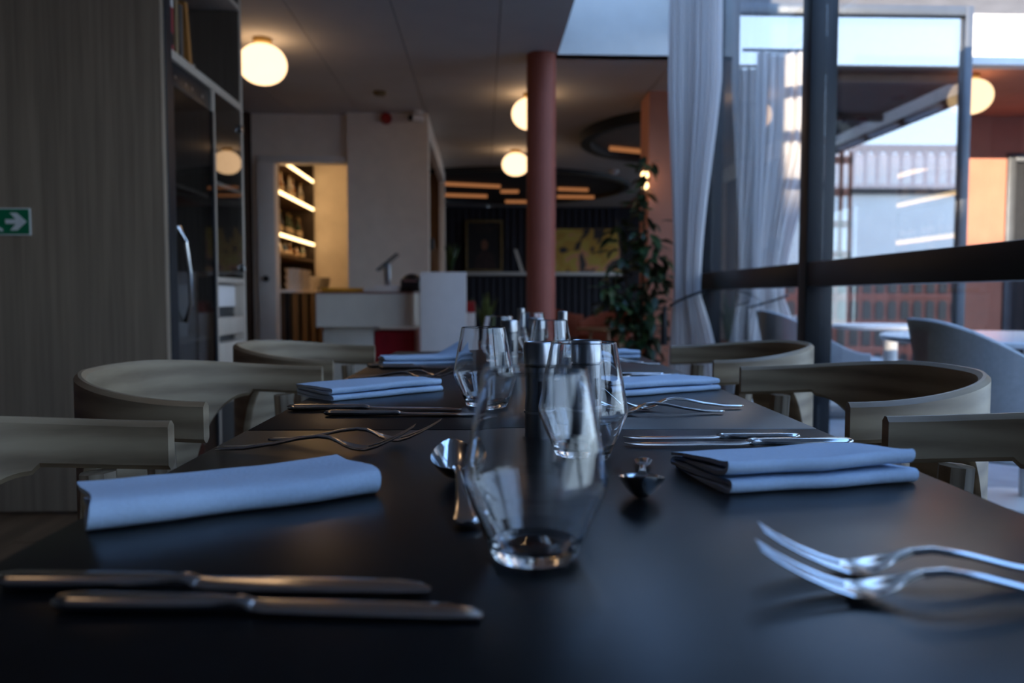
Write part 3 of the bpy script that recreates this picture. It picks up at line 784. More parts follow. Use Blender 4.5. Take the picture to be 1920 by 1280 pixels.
for z in (1.83, 1.07): fin('hinge', bx(-0.004, 0.014, 0.99, 1.028, z - 0.02, z + 0.02, bev=0.003), 'steel', dr_)
bcp('drawer', -0.34, -0.05, 0.604, 1.026, 0.86, 0.975, 'panel_grey')
bcp('drawer', -0.34, -0.004, 0.604, 1.026, 0.715, 0.805, 'case_oak')
bcp('drawer', -0.34, -0.004, 0.604, 1.026, 0.55, 0.675, 'case_oak')
bcp('drawer', -0.34, -0.004, 0.604, 1.026, 0.36, 0.515, 'case_oak')
bcp('drawer_gap', -0.36, -0.06, 0.602, 1.028, 0.09, 0.98, 'black_frame')

def book(label, y, w, h, m, lean=0.0, d=0.19):
    t = thing('book', label, 'book', (-1.345, y, 1.976), 0, 'books in the upper niche of the bookcase')
    t.rotation_euler = (lean, 0, 0)
    fin('cover', box(box(box(bmesh.new(), -d, 0, 0, 0.003, 0, h), -d, 0, w - 0.003, w, 0, h), -0.003, 0, 0.003, w - 0.003, 0, h), m, t, False)
    fin('page_block', bx(-d + 0.004, -0.004, 0.003, w - 0.003, 0.004, h - 0.004), 'paper', t, False)
    return t
b = book('book with a red and white spine at the left end of the upper niche', 3.568, 0.045, 0.36, 'book_red')
fin('spine_label', bx(0.0, 0.001, 0.004, 0.041, 0.19, 0.34), 'paper', b, False)
fin('spine_label', bx(0.0, 0.001, 0.004, 0.041, 0.03, 0.08), 'black_plastic', b, False)
book('tan upright book next to the red spined book', 3.640, 0.03, 0.33, 'book_tan')
book('dark upright book behind the leaning orange book', 3.69, 0.035, 0.24, 'book_grey')
book('orange book leaning in the upper niche of the bookcase', 3.80, 0.035, 0.275, 'book_orange', R(10))
cv = fin('card_stand', bx(-0.05, 0, 0, 0.05, 0, 0.035, bev=0.004), 'brushed'); cv.location = (-1.36, 3.87, 1.976)
tag(cv, 'small grey block at the foot of the leaning orange book', 'ornament')
bk = fin('bucket', lathe(bmesh.new(), [(0, 0), (.075, 0), (.1, .24), (.105, .245), (.1, .25), (.094, .24), (.07, .008), (0, .008)], 32), 'porcelain'); bk.location = (-1.50, 3.90, 0.721)
tag(bk, 'white ice bucket behind the left glass door of the bookcase', 'bucket')
rj = fin('jar', lathe(bmesh.new(), [(0, 0), (.05, 0), (.055, .02), (.05, .13), (.035, .15), (.035, .17), (0, .17)], 24), 'red_plastic'); rj.location = (-1.44, 4.00, 0.721 - 0.64)
tag(rj, 'dark red jar at the bottom of the left bookcase bay', 'jar')
BOT = [(0, 0), (.036, 0), (.038, .005), (.038, .17), (.033, .19), (.0145, .225), (.0135, .285), (.0155, .287), (.0155, .30), (0, .30)]
def bottle(label, group, loc, m, h=1.0, cap='gilt'):
    t = thing('bottle', label, 'bottle', loc, 0, group)
    fin('glass_body', lathe(bmesh.new(), BOT[:7] + [(0, .285)], 16), m, t)
    fin('cap', lathe(bmesh.new(), [(0, .286), (.0158, .286), (.0158, .315), (0, .315)], 12), cap, t)
    fin('label_band', lathe(bmesh.new(), [(.0384, .06), (.0386, .062), (.0386, .13), (.0384, .132)], 16), 'label_paper', t)
    t.scale = (1, 1, h)
    return t
for i, (y, m, h) in enumerate([(4.18, 'green_bottle', 0.9), (4.29, 'green_bottle', 1.05), (4.41, 'amber_glass', 0.8)]):
    bottle('dark wine bottle on the shelf behind the right bookcase door, ' + ['first', 'middle', 'last'][i] + ' of three', 'wine bottles behind the right bookcase door', (-1.52, y, 1.013), m, h)

# ------------------------------------------------------------------ lamps and ceiling fittings
def make_lamp(label, loc):
    t = thing('ceiling_lamp', label, 'lamp', loc, 0, 'opal globe ceiling lamps')
    fin('mount', lathe(bmesh.new(), [(0, 0), (.065, 0), (.065, -.03), (.05, -.04), (0, -.04)], 32), 'brass', t)
    prof = [(0.045, -.038)]
    for k in range(1, 24):
        a = math.pi * k / 24; prof.append((0.165 * math.sin(a) ** 0.9, -.038 - 0.137 + 0.137 * math.cos(a)))
    prof = [(0, -.038)] + prof[1:] + [(0, -.312)]
    fin('globe', lathe(bmesh.new(), prof, 40), 'lamp_opal', t)
    return t
make_lamp('unseen opal globe lamp added above the bookcase side chairs for warm light', (-1.52, 1.0, 2.70))  # lamp added out of view to account for the warm light at the left
lp = make_lamp('glowing opal globe lamp on the ceiling beside the bookcase', (-1.525, 5.72, 2.70))
dup(lp, (0.425, 7.16, 2.70), 0, 'glowing opal globe lamp half hidden by the top of the pillar')
dup(lp, (0.405, 9.86, 2.70), 0, 'glowing opal globe lamp farther back, lower left of the pillar')
dup(lp, (3.94, 6.42, 2.70), 0, 'glowing opal globe lamp seen through the window by the terracotta wall')
o = fin('smoke_detector', lathe(bmesh.new(), [(0, 0), (.06, 0), (.06, -.012), (.045, -.03), (0, -.032)], 28), 'gilt'); o.location = (-0.892, 7.15, 2.70)
tag(o, 'small dark round detector on the ceiling before the plaster pier', 'detector')
o = fin('alarm_sounder', lathe(bmesh.new(), [(0, 0), (.055, 0), (.055, .03), (.045, .06), (0, .065)], 28), 'red_plastic'); o.location = (-0.935, 7.949, 2.645); o.rotation_euler = (R(90), 0, 0)
tag(o, 'round dark red alarm sounder at the top of the plaster pier', 'alarm')
t = thing('security_camera', 'small black and white security camera at the top corner of the pier', 'camera', (-0.63, 7.86, 2.70))
fin('base', lathe(bmesh.new(), [(0, 0), (.05, 0), (.05, -.03), (0, -.03)], 24), 'white_paint', t)
fin('body', tube(bmesh.new(), [(0.05, 0.03, -.06), (-0.05, -0.06, -.075)], 0.032, 16), 'white_paint', t)
fin('lens', tube(bmesh.new(), [(-0.05, -0.06, -.075), (-0.062, -0.071, -.077)], 0.028, 16), 'black_plastic', t)
o = fin('sensor', lathe(bmesh.new(), [(0, 0), (.07, 0), (.07, -.02), (.04, -.06), (0, -.07)], 24), 'white_paint'); o.location = (1.86, 11.4, 2.70)
tag(o, 'small white ceiling sensor between the two dark rings', 'sensor')

def ring(label, cx, cy_, r0, r1, disc, zb, leds):
    t = thing('ceiling_ring', label, 'light fixture', (cx, cy_, 2.70), 0)
    fin('rim', lathe(bmesh.new(), [(r0, 0), (r1, 0), (r1, zb), (r0, zb), (r0, 0)], 96), 'black_frame', t)
    fin('disc', lathe(bmesh.new(), [(0, -.004), (r0, -.004), (r0, -.02), (0, -.02)], 96), disc, t)
    for (xa, ya, xb, yb) in leds:
        fin('light_strip', tube(bmesh.new(), [(xa - cx, ya - cy_, -.05), (xb - cx, yb - cy_, -.05)], 0.028, 6), 'led_orange', t)
pmat('ring_dark', (0.028, 0.024, 0.02), 0.8)
pmat('ring_brown', (0.20, 0.16, 0.13), 0.8)
ring('large dark round ceiling canopy with orange light strips over the lounge', 0.34, 13.1, 1.93, 2.03, 'ring_dark', -.06,
     [(-.7, 12.45, .28, 12.75), (-.8, 13.8, .08, 14.0), (1.22, 13.0, 1.72, 13.1), (1.30, 14.0, 1.95, 14.05), (.42, 14.75, 1.3, 14.8), (.3, 13.35, .6, 13.35)])
ring('dark rimmed round ceiling ring with one orange strip beside the curtain', 2.52, 8.80, 1.33, 1.44, 'ring_brown', -.10, [(1.50, 9.45, 2.35, 9.85)])

# ------------------------------------------------------------------ bar
bs = thing('bar_shelf', 'warmly lit back bar shelving seen through the white doorway', 'shelf', (-2.15, 8.15, 0))
fin('back_panel', bx(-0.53, -0.50, 0, 2.2, 0.99, 2.69), 'shelf_back', bs, False)
fin('end_panel', bx(-0.50, 0.0, 2.20, 2.24, 0.99, 2.69), 'shelf_back', bs, False)
for z in (1.36, 1.575, 2.02, 2.37):
    s = fin('shelf_board', bx(-0.50, 0.0, 0, 2.2, z - 0.012, z + 0.012), 'dark_oak', bs, False)
    if z > 1.5:
        for (ya, yb) in ((0.02, 1.0), (1.02, 2.18)):
            fin('led_strip', bx(-0.006, 0.014, ya, yb, z - 0.018, z + 0.014, bev=0.004), 'led_warm', s)
ORD = ['first', 'second', 'third', 'fourth', 'fifth', 'sixth', 'seventh', 'eighth', 'ninth', 'tenth', 'eleventh']
WORD = {'amber_glass': 'amber', 'clear_bottle': 'clear', 'green_bottle': 'dark green', 'blue_bottle': 'blue'}
for nm, rows in (('upper', (2.035, 9)), ('middle', (1.59, 11)), ('lower', (1.375, 9))):
    z, n = rows
    for k in range(n):
        y = 8.25 + k * (1.95 / n)
        m = random.choice(['amber_glass', 'clear_bottle', 'green_bottle', 'blue_bottle', 'clear_bottle', 'amber_glass'])
        h = random.uniform(0.80, 0.98) if nm != 'lower' else random.uniform(0.42, 0.55)
        bottle(f'{WORD[m]} bottle, {ORD[k]} from the doorway on the {nm} back bar shelf', f'bottles on the {nm} back bar shelf', (-2.26 + random.uniform(-.06, .04), y, z), m, h)
ct = thing('bar_counter', 'dark slatted counter with a pale worktop under the lit shelves', 'counter', (-2.67, 8.15, 0))
fin('worktop', bx(0, 0.78, 0, 2.2, 0.955, 0.985, bev=0.004), 'panel_grey', ct)
fin('cabinet', bx(0, 0.72, 0, 2.2, 0, 0.955), 'black_plastic', ct, False)
for k in range(5): fin('slat', bx(0.72, 0.745, 0.05 + 0.43 * k, 0.05 + 0.43 * k + 0.22, 0.05, 0.95), 'dark_oak', ct, False)
for k in range(3): fin('slat', bx(0.05 + 0.24 * k, 0.20 + 0.24 * k, -0.02, 0.0, 0.05, 0.95), 'dark_oak', ct, False)
CUP = [(0, 0), (.028, 0), (.030, .006), (.045, .055), (.047, .06), (.044, .06), (.028, .012), (0, .011)]
def cup(label, x, y, z, s=1.0):
    t = thing('cup', label, 'cup', (x, y, z), random.random(), 'white cups stacked on the bar counter'); t.scale = (s,) * 3
    fin('bowl', lathe(bmesh.new(), CUP, 20), 'porcelain', t)
    fin('handle', tube(bmesh.new(), [(.040, 0, .048), (.062, 0, .046), (.066, 0, .030), (.055, 0, .018), (.036, 0, .020)], .004, 6), 'porcelain', t)
for k in range(18):
    cup(f'white cup, {ORD[k % 6]} from the doorway in the {["lower", "middle", "upper"][k // 6]} layer on the bar counter', -1.97 + 0.02 * (k % 2), 8.30 + (k % 6) * 0.125, 0.985 + 0.0725 * (k // 6), 1.2)
for k in range(2):
    o = fin('bowl', lathe(bmesh.new(), [(0, 0), (.05, 0), (.09, .06), (.105, .15), (.10, .16), (.095, .15), (.08, .06), (.04, .012), (0, .012)], 28), 'porcelain' if k == 0 else 'grey_bowl')
    o.location = (-1.98 + 0.02 * k, 9.35 + 0.50 * k, 0.985)
    tag(o, ['pale bowl on the bar counter behind the white cups', 'grey bowl at the far end of the bar counter'][k], 'bowl')
# light the strips give (their own lamp)
for z, rot, e, dx in [(z_, r_, e_, x_) for z_ in (1.545, 1.99, 2.34) for r_, e_, x_ in ((-120, 1.2, 0), (28, 1.6, -0.03))]:
    d = bpy.data.lights.new('led_light', 'AREA'); d.shape = 'RECTANGLE'; d.size = 0.02; d.size_y = 2.1; d.energy = e; d.color = (1, .58, .26)
    o = bpy.data.objects.new('led_light', d); o.location = (-2.132 + dx, 9.25, z); o.rotation_euler = (0, R(rot), 0); col.objects.link(o)
dp = bmesh.new(); pts = []
for k in range(61):
    q = k / 60; pts.append((-2.52 + 0.30 * q, 7.86 + 0.035 * math.sin(q * math.pi * 9)))
pts += [(x, y + 0.012) for x, y in reversed(pts)]
extrude_poly(dp, pts, 0.02, 2.68)
tag(fin('drape', dp, 'brown_drape'), 'dark brown drape hanging between the bookcase and the white door frame', 'curtain')

# ------------------------------------------------------------------ reception desk and things on it
dk = thing('reception_desk', 'pale reception desk with one rounded end before the plaster pier', 'desk', (-1.33, 6.45, 0))
def rounded(x0, x1, y0, y1, r, n=10):
    p = [(x0, y0)]
    for k in range(n + 1):
        a = -math.pi / 2 + math.pi / 2 * k / n; p.append((x1 - r + r * math.cos(a), y0 + r + r * math.sin(a)))
    for k in range(n + 1):
        a = math.pi / 2 * k / n; p.append((x1 - r + r * math.cos(a), y1 - r + r * math.sin(a)))
    p.append((x0, y1)); return p
fin('band', extrude_poly(bmesh.new(), rounded(0, 0.80, 0, 0.62, 0.22), 0.672, 0.938), 'desk_cream', dk)
fin('worktop', extrude_poly(bmesh.new(), rounded(0, 0.805, -0.005, 0.625, 0.223), 0.938, 0.952), 'desk_top', dk)
fin('base', bx(0.03, 0.44, 0.10, 0.56, 0.0, 0.672, bev=0.01), 'desk_cream', dk)
rb = thing('box', 'deep red box with a rose edge under the rounded end of the desk', 'box', (-0.885, 6.55, 0))
fin('body', bx(0, 0.33, 0, 0.35, 0, 0.635, bev=0.015), 'red_velvet', rb)
fin('edge', bx(0.33, 0.365, 0, 0.35, 0, 0.645, bev=0.006), 'rose_edge', rb)
pp = thing('partition', 'pale grey free standing panel right of the reception desk', 'partition', (-0.482, 6.20, 0))
fin('panel', bx(0, 0.352, 0, 0.05, 0.03, 1.10, bev=0.006), 'panel_grey', pp)
fin('top_edge', bx(0.0, 0.352, 0.05, 0.30, 1.07, 1.105, bev=0.004), 'white_paint', pp)
fin('side', bx(0.32, 0.352, 0.05, 0.30, 0.03, 1.07, bev=0.004), 'white_paint', pp)
fin('foot', bx(0.02, 0.33, 0.0, 0.29, 0.0, 0.03), 'black_metal', pp)
pos = thing('till_screen', 'tilted grey till screen on a pale stand on the desk', 'screen', (-0.80, 6.75, 0.952))
fin('screen', flat_xz([(-0.08, 0.185), (0.09, 0.325), (0.10, 0.313), (-0.07, 0.173)], -0.10, 0.12), 'screen_grey', pos, False)
fin('stand', bx(-0.02, 0.03, -0.02, 0.02, 0.05, 0.235, bev=0.006), 'brushed', pos)
fin('foot', bx(-0.09, 0.10, -0.08, 0.10, 0.028, 0.055, bev=0.008), 'panel_grey', pos)
fin('tray', bx(-0.10, 0.12, -0.10, 0.12, 0.0, 0.028, bev=0.004), 'black_plastic', pos)
pr = thing('receipt_printer', 'black rounded receipt printer at the rounded end of the desk', 'printer', (-0.592, 6.74, 0.952))
fin('body', bx(-0.085, 0.075, -0.10, 0.10, 0, 0.11, bev=0.015), 'black_plastic', pr)
cvx = lathe(bmesh.new(), [(0.0, .155)] + [(0.085 * math.sin(a), .09 + .065 * math.cos(a)) for a in [R(15 * k) for k in range(1, 7)]], 24)
fin('cover', cvx, 'black_plastic', pr)
fin('slot', bx(-0.06, 0.05, -0.104, -0.10, 0.088, 0.096), 'rose_edge', pr, False)
o = fin('folder', bx(0, 0.36, 0, 0.22, 0, 0.032, bev=0.003), 'yellow_card'); o.location = (-1.31, 6.56, 0.953); tag(o, 'flat mustard yellow folder on the left of the desk', 'folder')
o = fin('paper_stack', bx(0, 0.27, 0, 0.18, 0, 0.030, bev=0.002), 'paper'); o.location = (-0.955, 6.47, 0.953); tag(o, 'stack of cream paper in front of the till screen', 'paper')
# recess things
o = fin('leaning_board', flat_xz([(0.17, 0), (0.24, 0), (0.06, 1.50), (0.0, 1.50)], 0, 0.04), 'warm_oak', None, False); o.location = (-0.605, 9.6, 0); tag(o, 'narrow oak board leaning in the recess behind the partition', 'board')
t = thing('hat_box', 'small black box on a slim stand in the oak recess', 'box', (-0.625, 9.45, 0))
fin('stand', bx(-0.03, 0.02, -0.03, 0.02, 0, 1.46), 'dark_oak', t, False)
fin('box_body', bx(-0.07, 0.06, -0.07, 0.07, 1.46, 1.60, bev=0.02), 'black_plastic', t)

# ------------------------------------------------------------------ lounge
def tub(label, loc, rz, m, group, W=0.30, D=0.42, back=0.84, arm=0.62, seat=0.44, cat='chair', name='shell_chair', leg='brushed', ln=0.22):
    t = thing(name, label, cat, loc, rz, group)
    top = lambda e, T: arm + (back - arm) * (0.5 - 0.5 * math.cos(math.pi * min(1, e / (0.47 * T))))
    bot = lambda e, T: seat - 0.06
    fin('backrest', shell(bmesh.new(), W, D, 2.3, top, bot, 0.03, N=60, lean=lambda e, T: ln * min(1, e / (0.5 * T))), m, t)
    pts = []
    for k in range(36):
        a = 2 * math.pi * k / 36; ca, sa = math.cos(a), math.sin(a)
        pts.append((0.12 + (D - 0.13) * math.copysign(abs(ca) ** .7, ca), (W - 0.005) * math.copysign(abs(sa) ** .7, sa)))
    fin('seat', extrude_poly(bmesh.new(), pts, seat - 0.05, seat + 0.03), m, t)
    for sx in (-0.10, 0.34):
        for sy in (-1, 1):
            fin('leg', tube(bmesh.new(), [(sx + (0.06 if sx > 0 else -0.06), sy * (W - 0.03), 0), (sx, sy * (W - 0.12), seat - 0.05)], [0.011, 0.015], 8), leg, t)
    return t
RZ = R(180)
tub('pale grey shell chair outside the window beside the round terrace table', (1.98, 2.62, 0), R(172), 'grey_fabric', 'grey shell chairs on the terrace', W=0.27)
tub('pale grey shell chair outside the far window pane, partly behind the mullion', (2.02, 4.30, 0), R(175), 'grey_fabric', 'grey shell chairs on the terrace', W=0.25)
def terrace_table(label, loc, r):
    t = thing('terrace_table', label, 'table', loc, 0, 'pale round terrace tables')
    fin('tabletop', lathe(bmesh.new(), [(0, .715), (r - .01, .715), (r, .722), (r, .735), (r - .006, .74), (0, .74)], 64), 'marble', t)
    fin('pedestal', lathe(bmesh.new(), [(0, .02), (.04, .02), (.04, .715), (0, .715)], 24), 'white_paint', t)
    fin('foot', lathe(bmesh.new(), [(0, 0), (.24, 0), (.24, .012), (.06, .03), (0, .03)], 40), 'white_paint', t)
terrace_table('large pale round table on the terrace near the window', (2.42, 3.42, 0), 0.62)
terrace_table('small pale round table on the terrace farther back', (2.52, 4.85, 0), 0.34)
tub('low rust red lounge armchair under the plant, right of the pillar', (1.55, 10.2, 0), R(60), 'rust_fabric', 'rust red lounge armchairs', W=0.34, D=0.5, back=0.72, arm=0.60, seat=0.40, name='lounge_armchair', leg='dark_oak')
tub('low rust red lounge armchair just right of the pillar, farther back', (1.30, 11.6, 0), R(200), 'rust_fabric', 'rust red lounge armchairs', W=0.34, D=0.5, back=0.78, arm=0.66, seat=0.40, name='lounge_armchair', leg='dark_oak')
tub('black tub chair with a rounded back behind the rust red armchair', (1.95, 11.6, 0), R(90), 'charcoal_fabric', None, W=0.34, D=0.42, back=0.83, arm=0.70, seat=0.42, name='tub_chair', leg='black_metal')
t = thing('lounge_table', 'low wooden lounge table between the rust red armchairs', 'table', (1.45, 9.4, 0))
fin('tabletop', lathe(bmesh.new(), [(0, .52), (.34, .52), (.345, .53), (.34, .545), (0, .545)], 40), 'warm_oak', t)
for a in (30, 150, 270): fin('leg', tube(bmesh.new(), [(.27 * math.cos(R(a)), .27 * math.sin(R(a)), 0), (.18 * math.cos(R(a)), .18 * math.sin(R(a)), .52)], .018, 8), 'warm_oak', t)
# small cabinet with red box right of the partition
t = thing('side_cabinet', 'narrow white cabinet behind the right edge of the pale partition', 'cabinet', (-0.20, 7.3, 0))
fin('body', bx(0, 0.13, 0, 0.35, 0, 0.77, bev=0.004), 'white_paint', t)
fin('door', bx(0.01, 0.12, -0.018, -0.001, 0.05, 0.74, bev=0.003), 'panel_grey', t)
fin('knob', lathe(bmesh.new(), [(0, 0), (.018, .004), (.02, .014), (.012, .022), (0, .024)], 16, (0.10, -0.04, 0.62)), 'steel', t)
t = thing('box', 'small bright red box on the narrow white cabinet', 'box', (-0.17, 7.33, 0.77))
fin('body', bx(0, 0.10, 0, 0.12, 0, 0.085, bev=0.004), 'red_plastic', t); fin('lid', bx(-.003, 0.103, -.003, 0.123, 0.085, 0.10, bev=0.003), 'red_plastic', t)

# pictures on the ledge
pf = thing('framed_picture', 'dark portrait in a thin gilt frame standing on the pale ledge', 'picture', (-0.34, 15.93, 1.403)); pf.rotation_euler = (R(-4), 0, 0)
for (x0, x1, z0, z1) in ((0, .74, 0, .045), (0, .74, .985, 1.03), (0, .045, .045, .985), (.695, .74, .045, .985)):
    fin('frame_bar', bx(x0, x1, -0.02, 0.02, z0, z1, bev=0.006), 'gilt', pf)
cn = fin('canvas', bx(.045, .695, 0.0, 0.012, .045, .985), 'portrait_canvas', pf, False)
fin('painted_figure', flat_xz([(.16, .05), (.60, .05), (.56, .30), (.46, .42), (.42, .44), (.36, .44), (.30, .40), (.20, .28)], -0.003, -0.001), 'coat_paint', cn, False)
fin('painted_face', flat_xz([(.38 + .065 * math.cos(R(20 * k)), .54 + .10 * math.sin(R(20 * k))) for k in range(18)], -0.003, -0.001), 'skin_paint', cn, False)
ya = thing('canvas_print', 'wide yellow, orange and pink abstract picture on the pale ledge', 'picture', (1.33, 15.94, 1.40)); ya.rotation_euler = (R(-3), 0, 0)
fin('canvas', bx(0, 1.42, -0.01, 0.01, 0.01, 0.86), 'yellow_canvas', ya, False)
fin('frame_bar', bx(0, 1.42, -0.012, 0.012, 0, 0.010), 'gilt', ya, False)
fin('frame_bar', bx(0, 1.42, -0.012, 0.012, 0.86, 0.872), 'gilt', ya, False)
o = fin('card', flat_xz([(0.0, 0.45), (0.06, 0.45), (0.20, 0.02), (0.14, 0.0)], 0, 0.012), 'paper', None, False); o.location = (0.62, 15.9, 1.40); tag(o, 'small white card leaning on the ledge left of the pillar', 'card')

# ------------------------------------------------------------------ plants
def leaf_mesh(name, L, W, m, droop=0.25, n=6):
    bm = bmesh.new(); rows = []
    for i in range(n + 1):
        u = i / n; w = W * math.sin(math.pi * min(0.999, u ** 0.85)) ** 0.8 * 0.5 + 0.0008; z = -droop * L * u * u
        rows.append([bm.verts.new((u * L, -w, z + 0.25 * w)), bm.verts.new((u * L, 0, z)), bm.verts.new((u * L, w, z + 0.25 * w))])
    for a, b_ in zip(rows, rows[1:]):
        for k in range(2): bm.faces.new((a[k], a[k + 1], b_[k + 1], b_[k]))
    for f in bm.faces: f.smooth = True
    me = bpy.data.meshes.new(name); bm.to_mesh(me); bm.free(); me.materials.append(M[m]); return me
LM = [leaf_mesh('leaf', 0.13, 0.058, 'leaf_green'), leaf_mesh('leaf', 0.115, 0.05, 'leaf_dark', 0.4), leaf_mesh('leaf', 0.10, 0.05, 'leaf_pale', 0.15), leaf_mesh('leaf', 0.12, 0.055, 'leaf_dark', 0.1)]
rr = random.Random(11)
tp = thing('tall_plant', 'tall leafy green plant in front of the terracotta column beside the curtain', 'plant', (1.30, 6.62, 0))
fin('pot', lathe(bmesh.new(), [(0, 0), (.15, 0), (.19, .34), (.195, .38), (.18, .38), (.17, .33), (0, .32)], 36), 'pot_dark', tp)
trunks = [[(0, 0, .32), (.02, 0, .8), (.04, .01, 1.3), (.03, 0, 1.75), (.05, 0, 2.05)], [(.02, .03, .32), (-.06, .02, .8), (-.13, 0, 1.2), (-.2, -.02, 1.55)], [(.03, -.02, .32), (.11, 0, .7), (.15, .02, 1.1), (.13, .02, 1.4)], [(-.03, 0, .32), (-.14, -.03, .6), (-.22, -.05, .85), (-.26, -.03, 1.05)]]
for tr in trunks: fin('stem', tube(bmesh.new(), tr, [0.014, 0.012, 0.010, 0.007, 0.005][:len(tr)], 7), 'bark', tp)
def on(tr, q):
    f = q * (len(tr) - 1); i = min(int(f), len(tr) - 2); return Vector(tr[i]).lerp(Vector(tr[i + 1]), f - i)
for k in range(290):
    tr = trunks[0] if k < 110 else trunks[1] if k < 165 else trunks[2] if k < 235 else trunks[3]
    q = rr.uniform(0.12, 1.0); p = on(tr, q)
    a = rr.uniform(0, 2 * math.pi); rad = rr.uniform(0.01, 0.11)
    if p.z > 1.6: rad *= 0.6
    lf = bpy.data.objects.new('leaf', rr.choice(LM if p.x < 0.0 else LM[:2] + LM[3:])); col.objects.link(lf); lf.parent = tp
    lf.location = p + Vector((rad * math.cos(a), rad * math.sin(a) * 0.7, rr.uniform(-.05, .05)))
    lf.rotation_euler = (rr.uniform(-.6, .6), rr.uniform(-.5, .9), a); s = rr.uniform(0.8, 1.35); lf.scale = (s, s, s)
bm = bmesh.new()
for k in range(150):
    tr = trunks[(0, 2, 2, 3)[k % 4]]; p = on(tr, rr.uniform(0.0, 0.75)); a = rr.uniform(0, 2 * math.pi); rad = rr.uniform(0.02, 0.15)
    t_ = bmesh.new(); t_.from_mesh(LM[1] if k % 3 else LM[0]); s_ = rr.uniform(0.7, 1.2)
    mt_ = Matrix.Translation(p + Vector((rad * math.cos(a), rad * math.sin(a) * .7, rr.uniform(-.06, .06)))) @ Matrix.Rotation(a, 4, 'Z') @ Matrix.Rotation(rr.uniform(-.5, 1.0), 4, 'Y') @ Matrix.Scale(s_, 4)
    t_.transform(mt_); me_ = bpy.data.meshes.new('tmp'); t_.to_mesh(me_); t_.free(); bm.from_mesh(me_); bpy.data.meshes.remove(me_)
tag(fin('foliage', bm, 'leaf_dark', tp), kind='stuff')
o = thing('wall_lamp', 'small brass wall lamp glowing behind the top of the tall plant', 'lamp', (1.40, 6.98, 1.93))
fin('arm', tube(bmesh.new(), [(.055, .0, 0), (.0, -.05, 0)], .01, 8), 'brass', o)
for z in (-.06, .03): fin('bulb', lathe(bmesh.new(), [(0, z - .035), (.025, z - .025), (.035, z), (.025, z + .025), (0, z + .035)], 16, (0, -.06, 0)), 'led_warm', o)

def spiky(label, loc, n, h, potr, poth, m, pm, seed, wdt=0.05, name='snake_plant'):
    t = thing(name, label, 'plant', loc); q = random.Random(seed)
    fin('pot', lathe(bmesh.new(), [(0, 0), (potr * .75, 0), (potr, poth), (potr * .9, poth), (potr * .85, poth * .9), (0, poth * .88)], 28), pm, t)
    for k in range(n):
        a = q.uniform(0, 2 * math.pi); hh = h * q.uniform(.55, 1); ln = q.uniform(.05, .35) * hh; bm = bmesh.new(); rows = []
        for i in range(7):
            u = i / 6; w = wdt * .5 * (1 - u) ** .6 * (0.6 + 0.8 * min(1, u * 3)) + .001
            c = Vector((math.cos(a), math.sin(a), 0)); s = Vector((-math.sin(a), math.cos(a), 0))
            p = c * (.02 + ln * u * u) + Vector((0, 0, poth * .85 + hh * u))
            rows.append([bm.verts.new(p - s * w), bm.verts.new(p + c * -.004), bm.verts.new(p + s * w)])
        for a_, b_ in zip(rows, rows[1:]):
            for j in range(2): bm.faces.new((a_[j], a_[j + 1], b_[j + 1], b_[j]))
        fin('leaf', bm, m, t)
    return t
spiky('spiky pale green plant in a clay pot left of the pillar', (0.04, 9.0, 0), 16, 0.62, 0.13, 0.42, 'leaf_pale', 'pot_clay', 3, 0.07)
ps = thing('plant_stand', 'slim dark plant stand behind the partition', 'stand', (-0.36, 9.2, 0))
fin('top', lathe(bmesh.new(), [(0, 1.06), (.14, 1.06), (.14, 1.08), (0, 1.08)], 28), 'dark_oak', ps)
fin('pole', lathe(bmesh.new(), [(0, .02), (.02, .02), (.02, 1.06), (0, 1.06)], 16), 'dark_oak', ps)
fin('foot', lathe(bmesh.new(), [(0, 0), (.16, 0), (.16, .02), (0, .02)], 28), 'dark_oak', ps)
spiky('small spiky plant in a pot showing above the pale partition', (-0.36, 9.2, 1.08), 14, 0.36, 0.08, 0.12, 'leaf_green', 'pot_clay', 5, 0.04, 'spider_plant')

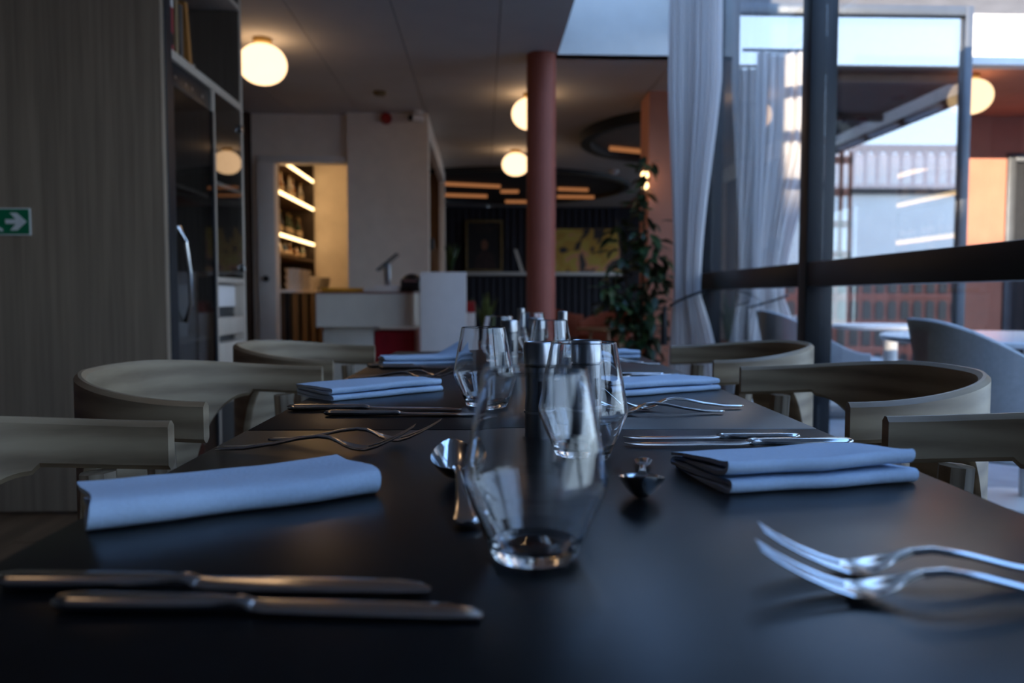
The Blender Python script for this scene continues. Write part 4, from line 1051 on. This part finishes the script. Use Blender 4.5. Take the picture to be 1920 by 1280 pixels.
# ------------------------------------------------------------------ tied curtain
def make_curtain(label, loc, direction, W, h, tie_label=None):
    """gathered drape tied back at 0.9 m; W = (half width at the top, at the tie, at the hem), shift of the tie along the bundle"""
    top_w, tie_w, hem_w, tie_s, hem_s, top_s = W
    cu = thing('curtain', label, 'curtain', loc)
    dirv = Vector(direction).normalized(); nv = Vector((-dirv.y, dirv.x, 0))
    def prof_at(z):
        if z >= 0.93:
            q = min(1, (z - 0.93) / 1.25); e = q * q * (3 - 2 * q) ** 0.6
            return (tie_s + (top_s - tie_s) * e, tie_w + (top_w - tie_w) * min(1, e), 0.045)
        e = math.sin(min(1, (0.93 - z) / 0.55) * math.pi / 2)
        return (tie_s + (hem_s - tie_s) * e, tie_w + (hem_w - tie_w) * e, 0.04)
    bm = bmesh.new(); NZ, NS = 70, 150; rows = []
    for i in range(NZ + 1):
        z = 0.03 + (h - 0.03) * i / NZ; c, hw, fd = prof_at(z); row = []
        for j in range(NS + 1):
            q = -1 + 2 * j / NS
            ph = q * math.pi * 8.5 + 0.5 * math.sin(2.2 * q + z * 1.3)
            f = fd * (0.75 * math.sin(ph) + 0.25 * math.sin(2.3 * ph + 1)) * (0.7 + 0.3 * math.sin(5 * q))
            row.append(bm.verts.new(dirv * (c + hw * q + 0.012 * math.cos(ph)) + nv * f + Vector((0, 0, z))))
        rows.append(row)
    for a, b_ in zip(rows, rows[1:]):
        for j in range(NS): bm.faces.new((a[j], a[j + 1], b_[j + 1], b_[j]))
    fin('cloth', bm, 'curtain_cloth', cu, True, 180)
    pts = []
    for k in range(41):
        a = 2 * math.pi * k / 40; pts.append(dirv * (tie_s + (tie_w + 0.03) * math.cos(a)) + nv * (0.062 * math.sin(a)) + Vector((0, 0, 0.90 + 0.045 * math.cos(a))))
    tb = fin('tieback', tube(bmesh.new(), pts, 0.008, 8), 'black_plastic', cu)
    e0 = dirv * (tie_s - tie_w - 0.045) + nv * -0.05
    fin('tassel', tube(bmesh.new(), [e0 + Vector((0, 0, .86)), e0 + nv * -.01 + Vector((0, 0, .80)), e0 + nv * -.01 + Vector((0, 0, .62))], [0.008, 0.016, 0.024], 10), 'black_plastic', tb)
make_curtain('sheer white curtain tied back beside the window', (1.24, 4.78, 0), (0.78, -0.62, 0), (0.16, 0.075, 0.155, -0.01, 0.04, 0.02), 2.98)
make_curtain('stand-in for the reflected curtain, hung before the glass front across the terrace', (2.17, 5.70, -0.02), (1, 0, 0), (0.27, 0.12, 0.24, -0.12, -0.10, 0.03), 2.66)  # solid curtain added where the tied curtain only shows as a reflection
tag(fin('curtain_rail', tube(bmesh.new(), [(1.84, 5.70, 2.655), (2.52, 5.70, 2.655)], 0.012, 8), 'alu_frame'), 'thin metal rail added for the stand-in curtain at the terrace glass front', 'rail')  # rail added to carry the stand-in curtain
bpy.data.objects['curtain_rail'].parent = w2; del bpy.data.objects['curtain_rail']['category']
